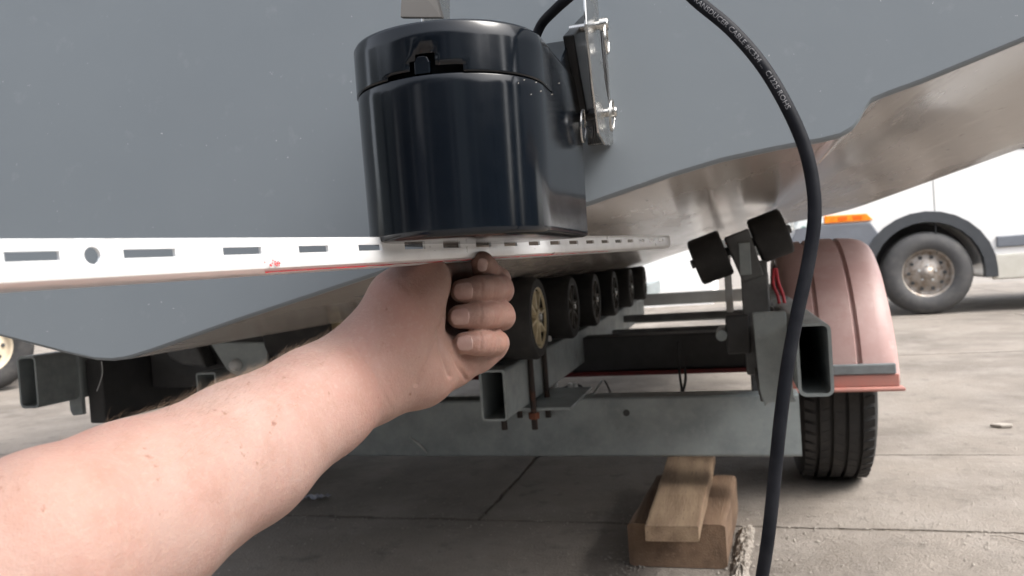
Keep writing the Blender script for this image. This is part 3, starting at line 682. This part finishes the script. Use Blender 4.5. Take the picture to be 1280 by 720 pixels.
# ================================================================== TIMBER BLOCKS on the slab
def timber(name, pts, z0, z1, label, tm_='timber'):
    # pts: four ground-plan corners (near-left, near-right, far-right, far-left)
    m_ = MB(); n_ = 7; vs, fs = [], []
    nl, nr, fr, fl = [Vector((*p, 0)) for p in pts]; sec = rrect(0, 1, 0, 1, .07, 3)
    for i in range(n_):
        t = i/(n_-1); a = nl.lerp(fl, t); b = nr.lerp(fr, t); j = [random.uniform(-.0015, .0015) for _ in range(2)]
        for u, v in sec: q = a.lerp(b, u); vs.append((q.x+j[0], q.y, z0+(z1-z0)*v+j[1]*v))
    M = len(sec); fs = [(i*M+k, i*M+(k+1)%M, (i+1)*M+(k+1)%M, (i+1)*M+k) for i in range(n_-1) for k in range(M)]
    m_.add(vs, fs); m_.add(vs[:M], [tuple(range(M))], 1); m_.add(vs[-M:], [tuple(range(M))], 1)
    o = m_.build(name, [tm_, 'timber_end']); tag(o, label, 'timber block', 'timber blocks under the trailer beam'); return o
timber('timber_block', [(-.215, 1.432), (-.035, 1.436), (-.012, 1.76), (-.19, 1.76)], .0005, .0845, 'wide timber block lying on the concrete under another block', 'timber_dark')
timber('timber_block', [(-.170, 1.335), (-.078, 1.340), (-.058, 1.86), (-.166, 1.86)], .085, .1135, 'narrower tan timber plank on top of the wider block')
m = MB(); vs, fs = [], []; nx, ny = 10, 34
for i in range(nx+1):
    for j in range(ny+1):
        e = min(i, nx-i, j, ny-j); x = -.030+.030*i/nx+random.uniform(-.003, .003); y = 1.385+.27*j/ny+random.uniform(-.003, .003)
        vs.append((x+.02*j/ny, y, .0005 if e == 0 else (.006+random.uniform(0, .012))*min(e, 3)/3+.002))
fs = [(i*(ny+1)+j, (i+1)*(ny+1)+j, (i+1)*(ny+1)+j+1, i*(ny+1)+j+1) for i in range(nx) for j in range(ny)]
o = m.add(vs, fs).build('concrete_chunk', 'chipped_concrete', None, smooth=False); tag(o, 'pale crumbling concrete lump along the right side of the timber blocks', 'concrete lump')
# litter and crumbs
p = PZ(393, 625, 0); m = MB(); vs, fs = [], []
for i in range(7):
    for j in range(4): vs.append((p.x-.030+.010*i+.004*j, p.y-.012+.009*j, .0045+.010*math.sin(i*.9)**2+.004*math.sin(j*2)))
fs = [(i*4+j, i*4+4+j, i*4+5+j, i*4+1+j) for i in range(6) for j in range(3)]
o = link('plastic_scrap', mesh('plastic_scrap', vs, fs), 'litter_blue', smooth=True); s = o.modifiers.new('t', 'SOLIDIFY'); s.thickness = .001
tag(o, 'crumpled pale blue plastic scrap on the concrete beside the forearm', 'litter')
p = PZ(1252, 534, 0); m = MB(); m.prism([(p.x-.030, p.y+.004), (p.x-.005, p.y-.016), (p.x+.026, p.y-.012), (p.x+.030, p.y+.006), (p.x, p.y+.018)], 2, .001, .010)
o = m.build('stone_chip', 'chip', None, bevel=.002); tag(o, 'small white chip lying on the concrete right of the wheel', 'chip')
p = PZ(1262, 675, 0); m = MB(); m.tube(catmull([(p.x-.03, p.y+.01, .004), (p.x-.01, p.y+.004, .006), (p.x+.015, p.y-.012, .004), (p.x+.022, p.y-.02, .003)], 4), [.0012]*13, 6)
o = m.build('wood_splinter', 'chip'); tag(o, 'thin curled pale splinter on the concrete at lower right', 'splinter')
m = MB()
def crumb(x, y, s):
    pts = [(x+s*random.uniform(.6, 1.2)*math.cos(a), y+s*random.uniform(.6, 1.2)*math.sin(a), .001+random.uniform(0, .3)*s) for a in np.linspace(0, 2*math.pi, 6)[:-1]]
    m.add(pts+[(x, y, .001+s*random.uniform(.5, 1.1))], [(k, (k+1)%5, 5) for k in range(5)])
for _ in range(1900):
    x, y = random.uniform(-1.6, 1.3), random.uniform(1.15, 2.6)
    if random.random() < .45: y = 1.67+random.gauss(0, .05)
    crumb(x, y, random.choice([.0012, .0016, .002, .0024, .0035]))
for _ in range(160): crumb(-.22+random.gauss(0, .03), 1.45+random.gauss(0, .06), random.choice([.001, .0015, .002, .003]))
for _ in range(160): crumb(.0+random.gauss(0, .05), 1.46+random.gauss(0, .09), random.choice([.001, .0015, .002, .0032]))
o = m.build('grit', 'chip'); tag(o, 'pale grit scattered over the concrete', None, kind='stuff')

# ================================================================== VAN behind the mudguard
VX, VY_ = .50, 6.60         # front end, near side
van = empty('white_van', (VX+2, VY_+.85, 0), 'white van with grey bumper and steel wheels parked behind the mudguard', 'van')
def varch(cx, r, z0): return [(cx+r*math.cos(a), z0+r*math.sin(a)) for a in np.linspace(math.pi, 0, 15)]
wcx, wcz, wr_ = 1.49, .325, .325
rear = 4.15
side = [(VX+.42, .26)]+[(wcx-.40, .26)]+[(x, z) for x, z in varch(wcx, .40, .33)]+[(wcx+.40, .26), (rear-.40, .26)]+[(x, z) for x, z in varch(rear, .40, .33)]+[(rear+.40, .26), (rear+.72, .30), (rear+.76, 1.2), (rear+.66, 1.95), (rear+.4, 2.02), (2.55, 2.02), (2.2, 1.98), (1.42, 1.16), (.92, 1.05), (VX+.14, .92), (VX+.06, .70), (VX+.1, .3)]
m = MB(); m.prism(side, 1, VY_, VY_+1.72); m.build('body', 'van_white', van, bevel=.03, seg=3)
bmp = [(VX-.02, .30), (VX-.03, .60), (VX+.06, .775), (VX+.60, .760), (VX+.66, .66), (wcx-.415, .52), (wcx-.43, .26), (VX+.1, .24)]
m = MB(); m.prism(bmp, 1, VY_-.012, VY_+1.732); m.build('bumper', 'van_grey', van, bevel=.015)
for wx_ in (wcx, rear):
    m = MB(); inn = varch(wx_, .395, .33); out = varch(wx_, .478, .33)
    poly = [(out[0][0], .27)]+out+[(out[-1][0], .27), (inn[-1][0], .27)]+inn[::-1]+[(inn[0][0], .27)]
    nA = len(out)+1
    o_ = [(out[0][0], .27)]+out+[(out[-1][0], .27)]; i_ = [(inn[0][0], .27)]+inn+[(inn[-1][0], .27)]; K = len(o_)
    vs = [(x, y, z) for y in (VY_-.022, VY_+.05) for x, z in o_]+[(x, y, z) for y in (VY_-.022, VY_+.05) for x, z in i_]
    fs = [(k, k+1, K+k+1, K+k) for k in range(K-1)]+[(2*K+k, 3*K+k, 3*K+k+1, 2*K+k+1) for k in range(K-1)]+[(k, 2*K+k, 2*K+k+1, k+1) for k in range(K-1)]
    m.add(vs, fs); m.build('wheel_arch', 'van_arch', van, smooth=False)
    m = MB(); m.box((wx_-.42, VY_+.35, .35), (wx_+.42, VY_+.40, .9)); m.build('arch_liner', 'van_black', van)
m = MB(); m.box((wcx+.48, VY_-.018, .49), (rear-.48, VY_+.01, .575)); m.build('side_moulding', 'van_grey', van, bevel=.008)
m = MB(); m.box((wcx+.44, VY_-.006, .245), (rear-.44, VY_+.02, .44)); m.build('sill', 'van_dirty', van, bevel=.012)
a1, a2 = PY(1032, 278, VY_-.01), PY(1092, 281, VY_-.01)
m = MB(); m.prism([(.76, .772), (1.085, .768), (1.12, .775), (1.075, .828), (.76, .834)], 1, VY_-.016, VY_+.02); il = m.build('indicator_lamp', 'indicator', van, bevel=.006)
for x in (.86, .97): m = MB(); m.box((x, VY_-.0175, .782), (x+.07, VY_-.012, .818)); link('lens_panel', m.me('lens_panel'), 'indicator_deep', il, loc=(0,0,0), bevel=.004)
m = MB(); m.prism([(VX+.03, .74), (.755, .775), (.755, .85), (VX+.10, .90)], 1, VY_-.014, VY_+.02); m.build('headlight', 'lamp_glass', van, bevel=.006)
m = MB(); m.box((VX+.03, VY_+.02, .74), (VX+.10, VY_+.42, .90)); m.build('headlight', 'lamp_glass', van, bevel=.02)
for x0, x1 in ((1.62, 2.62), ):
    m = MB(); m.prism([(1.62, 1.22), (2.62, 1.22), (2.62, 1.84), (2.24, 1.84)], 1, VY_-.004, VY_+.01); m.build('side_window', 'glass_dark', van)
m = MB(); m.prism([(1.47, 1.20), (2.20, 1.955), (2.22, 1.94), (1.49, 1.18)], 1, VY_+.12, VY_+1.6); m.build('windscreen', 'glass_dark', van)
m = MB(); m.box((2.46, VY_-.02, 1.05), (2.60, VY_-.003, 1.09)); m.build('door_handle', 'van_black', van, bevel=.006)
for x in (1.56, 2.68): m = MB(); m.box((x, VY_-.0015, .47), (x+.004, VY_+.01, 1.9)); m.build('door_gap', 'van_black', van)
def van_wheel(cx, cy, mats=('tyre_grey', 'steel_rim'), R_=.325, parent=van, rz=0, name='wheel'):
    root = empty(name, (0,0,0)); root.parent = parent
    root.location = Vector((cx, cy, R_))-wloc(parent); root.rotation_euler = (0, 0, rz)
    t = MB(); t.lathe([(-.02, .185), (-.035, .20), (-.04, .25), (-.03, R_-.03), (-.005, R_-.004), (.03, R_), (.15, R_), (.19, R_-.02), (.19, .19)], (0,0,0), 1, 48); t.build('tyre', mats[0], root, smooth=True, local=True)
    r_ = MB(); r_.lathe([(-.018, .188), (-.012, .176), (.03, .168), (.045, .150), (.020, .120), (.006, .085), (-.004, .06), (-.008, .045), (-.03, .040), (-.034, .0)], (0,0,0), 1, 48)
    rim = r_.build('rim', mats[1], root, smooth=True, local=True)
    for k in range(10):
        a = 2*math.pi*k/10; h = MB(); h.lathe([(.012, 0), (.012, .013), (.03, .013)], (.128*math.cos(a), 0, .128*math.sin(a)), 1, 10); h.build('rim_hole', 'van_black', rim, local=True)
    for k in range(5):
        a = 2*math.pi*(k+.2)/5; h = MB(); h.lathe([(-.014, 0), (-.014, .009), (.01, .009)], (.062*math.cos(a), 0, .062*math.sin(a)), 1, 6); h.build('wheel_nut', 'galv_light', rim, local=True)
    return root
van_wheel(wcx, VY_+.02); van_wheel(rear, VY_+.02)

# ================================================================== PARKED TRAILER at the far left: only its wheel shows
pc = PZ(-20, 492, 0)
pt = empty('flatbed_trailer', (pc.x, pc.y, 0), 'flatbed trailer with a cream rimmed wheel at the left edge behind the boat', 'trailer')
hd = math.atan2(pc.x, pc.y)
pt.rotation_euler = (0, 0, -hd)
van_wheel(0, 0, ('tyre_rubber', 'cream_rim'), .31, pt)
pt.children[0].location = (0, 0, .31)
def lp(name, m_, mb, **k): return mb.build(name, m_, pt, local=True, **k)
m = MB(); m.box((-2.2, .0, .78), (.9, 1.5, .9)); lp('bed', 'timber', m, bevel=.01)
m = MB(); m.box((-2.2, .25, .68), (.9, .32, .78)).box((-2.2, 1.2, .68), (.9, 1.27, .78)); lp('chassis', 'galv_dark', m, bevel=.004)
m = MB(); m.tube([(0, .1, .31), (0, 1.5, .31)], .03, 12); lp('axle', 'axle_black', m)
m = MB(); m.box((-.04, .26, .31), (.04, .32, .70)); lp('spring_hanger', 'axle_black', m)

#@@ARM
# ================================================================== PERSON: bare forearm and fist
def smin(a, b, k):
    h = np.clip(.5+.5*(b-a)/k, 0, 1); return b*(1-h)+a*h-k*h*(1-h)
# work in a frame laid along the forearm; depth axis = away from the camera
A0 = D(-60, 775, .285); A1 = D(640, 380, .56)
ex = (A1-A0).normalized(); ez = FW-ex*FW.dot(ex); ez.normalize(); ey = ez.cross(ex)
Rm = np.array([ex, ey, ez]); O = np.array(A0)
def L_(px, py, t): return Rm@(np.array(D(px, py, t))-O)
H_ = .0011
lo3 = np.array([-.05, -.085, -.075]); 
ends = [L_(650, 380, .58)]
hi3 = np.array([ends[0][0]+.03, .105, .115])
dims = np.ceil((hi3-lo3)/H_).astype(int)+1
GX = [lo3[i]+H_*np.arange(dims[i], dtype=np.float32) for i in range(3)]
BIG = np.float32(.03)
def newf(): return np.full(dims, BIG, dtype=np.float32)
def cone(fld, a, b, ra, rb, k=.0, flat=1.0, fax=None):
    """smooth-unite a tapered capsule; flat > 1 squashes it along the depth axis"""
    pad = max(ra, rb)+.022
    mn = np.minimum(a, b)-pad; mx = np.maximum(a, b)+pad
    i0 = np.clip(np.floor((mn-lo3)/H_).astype(int), 0, dims-1); i1 = np.clip(np.ceil((mx-lo3)/H_).astype(int)+1, 1, dims)
    sl_ = tuple(slice(i0[q], i1[q]) for q in range(3))
    X_ = GX[0][sl_[0]][:, None, None]-a[0]; Y_ = GX[1][sl_[1]][None, :, None]-a[1]; Z_ = (GX[2][sl_[2]][None, None, :]-a[2])
    d = b-a; f2 = np.array([1, 1, flat*flat])
    L2 = (d*d*f2).sum(); tt = np.clip((X_*d[0]+Y_*d[1]+Z_*d[2]*flat*flat)/L2, 0, 1)
    dist = np.sqrt((X_-tt*d[0])**2+(Y_-tt*d[1])**2+((Z_-tt*d[2])*flat)**2)-(ra+(rb-ra)*tt)
    dist = dist.astype(np.float32); cur = fld[sl_]
    fld[sl_] = smin(cur, dist, k) if k > 0 else np.minimum(cur, dist)
def chain(fld, pts, k, flat=1.0):
    for (p, q) in zip(pts, pts[1:]): cone(fld, L_(*p[:3]), L_(*q[:3]), p[3], q[3], k, flat)
arm = newf()
chain(arm, [(-75,790,.275,.041),(66,694,.302,.0412),(167,645,.338,.0408),(304,567,.402,.0372),(400,503,.455,.0322),(453,473,.490,.0290)], .010, 1.12)
chain(arm, [(304,560,.410,.029),(425,475,.476,.0235),(474,432,.495,.0215)], .012)
# palm, thenar and heel of the hand
palm = newf()
chain(palm, [(450,468,.492,.0265),(494,428,.500,.0275),(511,392,.501,.0232)], .016)
chain(palm, [(478,432,.494,.0215),(504,376,.496,.0200),(530,350,.502,.0145),(550,338,.548,.0105),(585,331,.590,.0085)], .012)
chain(palm, [(470,472,.498,.0265),(522,461,.514,.0238),(562,448,.540,.0180),(592,436,.568,.0130)], .014)
chain(palm, [(492,430,.530,.024),(578,352,.600,.012)], .014)
chain(palm, [(492,432,.530,.024),(585,380,.604,.012)], .014)
chain(palm, [(492,440,.530,.024),(585,408,.600,.012)], .014)
hand = smin(arm, palm, np.float32(.012)); del arm, palm
FG = {
 'index':  [(578,350,.602,.0105),(622,350,.585,.0098),(617,347,.558,.0092),(607,336,.542,.0088),(603,328,.536,.0080)],
 'middle': [(585,378,.606,.0105),(625,363,.582,.0103),(623,360,.548,.0102),(613,361,.533,.0095),(600,362,.526,.0096),(578,364,.521,.0083)],
 'ring':   [(585,405,.602,.0105),(627,396,.577,.0101),(625,393,.543,.0100),(613,394,.527,.0092),(599,395,.520,.0093),(574,396,.515,.0081)],
 'little': [(590,434,.590,.0105),(620,429,.564,.0094),(617,428,.538,.0093),(606,428,.525,.0086),(597,428,.519,.0087),(580,429,.514,.0075)],
}
fing = None
for nme, pts in FG.items():
    f = newf(); chain(f, pts, .003)
    fing = f if fing is None else smin(fing, f, np.float32(.0007))
# underside of the little finger running into the heel of the hand
f = newf(); chain(f, [(560,456,.545,.0150),(598,444,.560,.0118),(616,436,.562,.0098)], .006); hand = smin(hand, f, np.float32(.006))
hand = smin(hand, fing, np.float32(.0022)); del fing, f
# surface nets
def surface_nets(V):
    s = V < 0; nx, ny, nz = V.shape
    c = [s[i:nx-1+i, j:ny-1+j, k:nz-1+k] for i in (0, 1) for j in (0, 1) for k in (0, 1)]
    tot = sum(x.astype(np.uint8) for x in c); act = (tot > 0) & (tot < 8); idx = np.full(act.shape, -1, np.int64)
    I = np.argwhere(act); idx[act] = np.arange(len(I)); acc_ = np.zeros((len(I), 3)); cnt = np.zeros(len(I))
    cor = [(i, j, k) for i in (0, 1) for j in (0, 1) for k in (0, 1)]
    for a in range(8):
        for b in range(a+1, 8):
            if sum(abs(x-y) for x, y in zip(cor[a], cor[b])) != 1: continue
            va = V[I[:,0]+cor[a][0], I[:,1]+cor[a][1], I[:,2]+cor[a][2]]; vb = V[I[:,0]+cor[b][0], I[:,1]+cor[b][1], I[:,2]+cor[b][2]]
            m_ = (va < 0) != (vb < 0); t = np.where(m_, va/(va-vb+1e-12), 0)
            p = np.array(cor[a])[None]+t[:, None]*(np.array(cor[b])-np.array(cor[a]))[None]
            acc_ += np.where(m_[:, None], p, 0); cnt += m_
    verts = I+acc_/cnt[:, None]; quads = []
    for ax in range(3):
        sa_ = [slice(None)]*3; sb2 = [slice(None)]*3; sa_[ax] = slice(0, -1); sb2[ax] = slice(1, None)
        A_, B_ = s[tuple(sa_)], s[tuple(sb2)]; E_ = np.argwhere(A_ != B_); u, v = (ax+1)%3, (ax+2)%3
        E_ = E_[(E_[:, u] > 0) & (E_[:, v] > 0) & (E_[:, u] < V.shape[u]-1) & (E_[:, v] < V.shape[v]-1)]
        fl_ = A_[E_[:,0], E_[:,1], E_[:,2]]
        def q(du, dv): e = E_.copy(); e[:, u] -= du; e[:, v] -= dv; return idx[e[:,0], e[:,1], e[:,2]]
        Q = np.stack([q(1,1), q(0,1), q(0,0), q(1,0)], 1); Q[~fl_] = Q[~fl_][:, ::-1]; quads.append(Q)
    return verts, np.concatenate(quads)
vv, qq = surface_nets(hand); del hand
vv = (vv*H_+lo3)@Rm+O
# relax the grid pattern a little
def relax(v, q, it, lam=.5):
    for _ in range(it):
        s = np.zeros_like(v); c = np.zeros(len(v))
        for i in range(4):
            for j in (1, 3): np.add.at(s, q[:, i], v[q[:, (i+j)%4]]); np.add.at(c, q[:, i], 1)
        v = v+lam*(s/np.maximum(c, 1)[:, None]-v)
    return v
vv = relax(vv, qq, 2, .45)
me = bpy.data.meshes.new('person'); me.from_pydata(vv.tolist(), [], qq.tolist()); me.update()
bm = bmesh.new(); bm.from_mesh(me); bmesh.ops.recalc_face_normals(bm, faces=bm.faces); bm.to_mesh(me); bm.free()
cx_ = np.array([v.co for v in me.vertices]); nx_ = np.array([v.normal for v in me.vertices]); r_ = cx_-np.array(CAM); dp = r_@np.array(FW)
qx = 640+F*(r_@np.array(RT))/dp; qy = 360-F*(r_@np.array(UP))/dp; fac = np.einsum('ij,ij->i', nx_, r_) < 0
def crease(pts, wpx, depth):      # press a skin fold into the near side
    d = np.full(len(cx_), 1e9)
    for (x0, y0), (x1, y1) in zip(pts, pts[1:]):
        t = np.clip(((qx-x0)*(x1-x0)+(qy-y0)*(y1-y0))/((x1-x0)**2+(y1-y0)**2), 0, 1); d = np.minimum(d, np.hypot(qx-x0-t*(x1-x0), qy-y0-t*(y1-y0)))
    k = fac & (d < 3*wpx); cx_[k] -= nx_[k]*(depth*np.exp(-(d[k]/wpx)**2))[:, None]
crease([(556,396),(549,415),(552,440),(562,470)], 2.6, .0016); crease([(565,440),(572,456),(583,474)], 2.4, .0016); crease([(548,418),(536,448),(520,480)], 3, .0007)
crease([(455,420),(462,450),(478,490),(490,512)], 2.2, .00028); crease([(472,445),(480,470),(495,500)], 2, .00022)
for yy_ in (361, 394, 428):      # folds over the outer finger joint
    for dx_ in (0, 4, 8): crease([(617+dx_, yy_-11), (619+dx_, yy_), (617+dx_, yy_+9)], 1.5, .00032)
for yy_, x_ in ((361, 601), (394, 600), (428, 600)):
    crease([(x_, yy_-13), (x_+2, yy_-4), (x_, yy_+8)], 1.8, .0006); crease([(x_+6, yy_-12), (x_+8, yy_-3)], 1.8, .0003)
crease([(500,352),(520,372),(528,398)], 3, .0004); crease([(440,430),(470,470)], 3, .0004)
me.vertices.foreach_set('co', cx_.ravel()); me.update()
for p in me.polygons: p.use_smooth = True
at_ = me.attributes.new('ruddy', 'FLOAT', 'POINT'); co = np.array([v.co for v in me.vertices]); rd = np.zeros(len(co))
def blush(px, py, t, rad, amt):
    c = np.array(D(px, py, t)); d = np.linalg.norm(co-c, axis=1); rd[:] = np.maximum(rd, amt*np.exp(-(d/rad)**2))
for px, py, t in ((628,361,.55), (630,394,.545), (624,428,.54)): blush(px, py, t, .013, .55)
for px, py, t in ((575,363,.515), (572,393,.51), (578,428,.508), (603,326,.53)): blush(px, py, t, .012, .35)
blush(520, 410, .49, .055, .28); blush(480, 380, .49, .04, .24); blush(600, 390, .53, .04, .32); blush(560, 450, .52, .04, .34); blush(590, 440, .53, .03, .20); blush(222, 625, .325, .004, .35); blush(216, 607, .325, .003, .3); blush(30, 590, .27, .05, .28); blush(130, 530, .31, .05, .18)
at_.data.foreach_set('value', rd.astype(np.float32))
person = link('person', me, 'skin'); tag(person, 'bare left forearm and closed fist pressing up the slotted strip', 'person')
# nails
def nail(px, py, t, wpx, hpx, ang, tilt_):
    c = D(px, py, t); n_ = (CAM-c).normalized(); a = math.radians(ang)
    U = RT*math.cos(a)+UP*math.sin(a); V = (-RT*math.sin(a)+UP*math.cos(a))         # U along the finger towards the tip
    n_ = (n_+U*tilt_).normalized(); U = (U-n_*U.dot(n_)).normalized(); V = n_.cross(U)
    sc_ = t/F; vs, fs = [], []; NU, NV = 14, 12
    for i in range(NU+1):
        for j in range(NV+1):
            u, v = 2*i/NU-1, 2*j/NV-1
            # squircle outline
            uu = u*math.sqrt(max(0, 1-.38*v*v)); vv_ = v*math.sqrt(max(0, 1-.38*u*u))
            r = .0078; y = vv_*hpx/2*sc_; x = uu*wpx/2*sc_
            vs.append(c+U*x+V*y+n_*(math.sqrt(max(r*r-y*y, 0))-r+.0003*u))
    fs = [(i*(NV+1)+j, (i+1)*(NV+1)+j, (i+1)*(NV+1)+j+1, i*(NV+1)+j+1) for i in range(NU) for j in range(NV)]
    o = link('nail', mesh('nail', vs, fs), 'nail', person, smooth=True); s = o.modifiers.new('t', 'SOLIDIFY'); s.thickness = .0007; s.offset = 0
def surf_t(px, py):
    d = np.array(ray(px, py)); d2 = d/np.linalg.norm(d); r = co-np.array(CAM); along = r@d2; perp = np.linalg.norm(r-along[:, None]*d2, axis=1)
    k = perp < .0015
    return float((along[k].min())/np.linalg.norm(d)) if k.any() else .51
for (px, py, wp, hp, ang, tl) in ((579, 364, 25, 23, 183, .35), (575, 396, 24, 22, 184, .35), (581, 429, 21, 19.5, 186, .35), (603, 331, 17, 12.5, 85, .05)):
    nail(px, py, surf_t(px, py)-.0004, wp, hp, ang, tl)
# arm hairs along the upper side
nrm = np.array([v.normal for v in me.vertices]); pxs = 640+F*((co-np.array(CAM))@np.array(RT))/((co-np.array(CAM))@np.array(FW))
upn = nrm@np.array(UP); fwn = nrm@np.array(FW)
cand = np.where((pxs > 20) & (pxs < 450) & (upn > .18) & (fwn > -.93))[0]; hv, hf = [], []
wgt = (np.exp(-((pxs[cand]-310)/110)**2)+.08)*np.where(upn[cand] > .6, 1, .3)
for i in rng.choice(cand, 2400, p=wgt/wgt.sum()):
    p = Vector(co[i]); n_ = Vector(nrm[i]); d = (n_*.55-ex*(-.75)+Vector(rng.normal(0, .35, 3))).normalized(); ln = rng.uniform(.0035, .008); rad = rng.uniform(.00002, .000033)
    c2 = Vector(rng.normal(0, .5, 3)); o = len(hv); S4 = 5
    for k in range(S4+1):
        t = k/S4; q = p+d*ln*t+(ex*.8-n_*.5+c2*.5)*ln*.45*t*t; r = rad*(1-.75*t)
        a = RT*r; b = UP*r; hv += [q+a, q-a*.5+b*.87, q-a*.5-b*.87]
    for k in range(S4):
        for e in range(3): hf.append((o+3*k+e, o+3*k+(e+1)%3, o+3*k+3+(e+1)%3, o+3*k+3+e))
hr_ = link('arm_hair', mesh('arm_hair', hv, hf), 'hair', person); hr_['kind'] = 'stuff'
# rolled sleeve above the elbow, outside the picture
e0 = D(-75, 790, .275); m = MB(); m.tube(catmull([e0+ex*.005, e0-ex*.04, e0-ex*.07+Vector((-.01,-.06,.01)), e0+Vector((-.09,-.20,.10)), e0+Vector((-.10,-.34,.24))], 6), [.047, .052, .052, .052, .052, .052, .053]+[.054]*18, 20)
m.build('sleeve', 'sleeve', person, smooth=True)

sc.render.resolution_x = 1024; sc.render.resolution_y = 576
sc.render.engine = 'CYCLES'
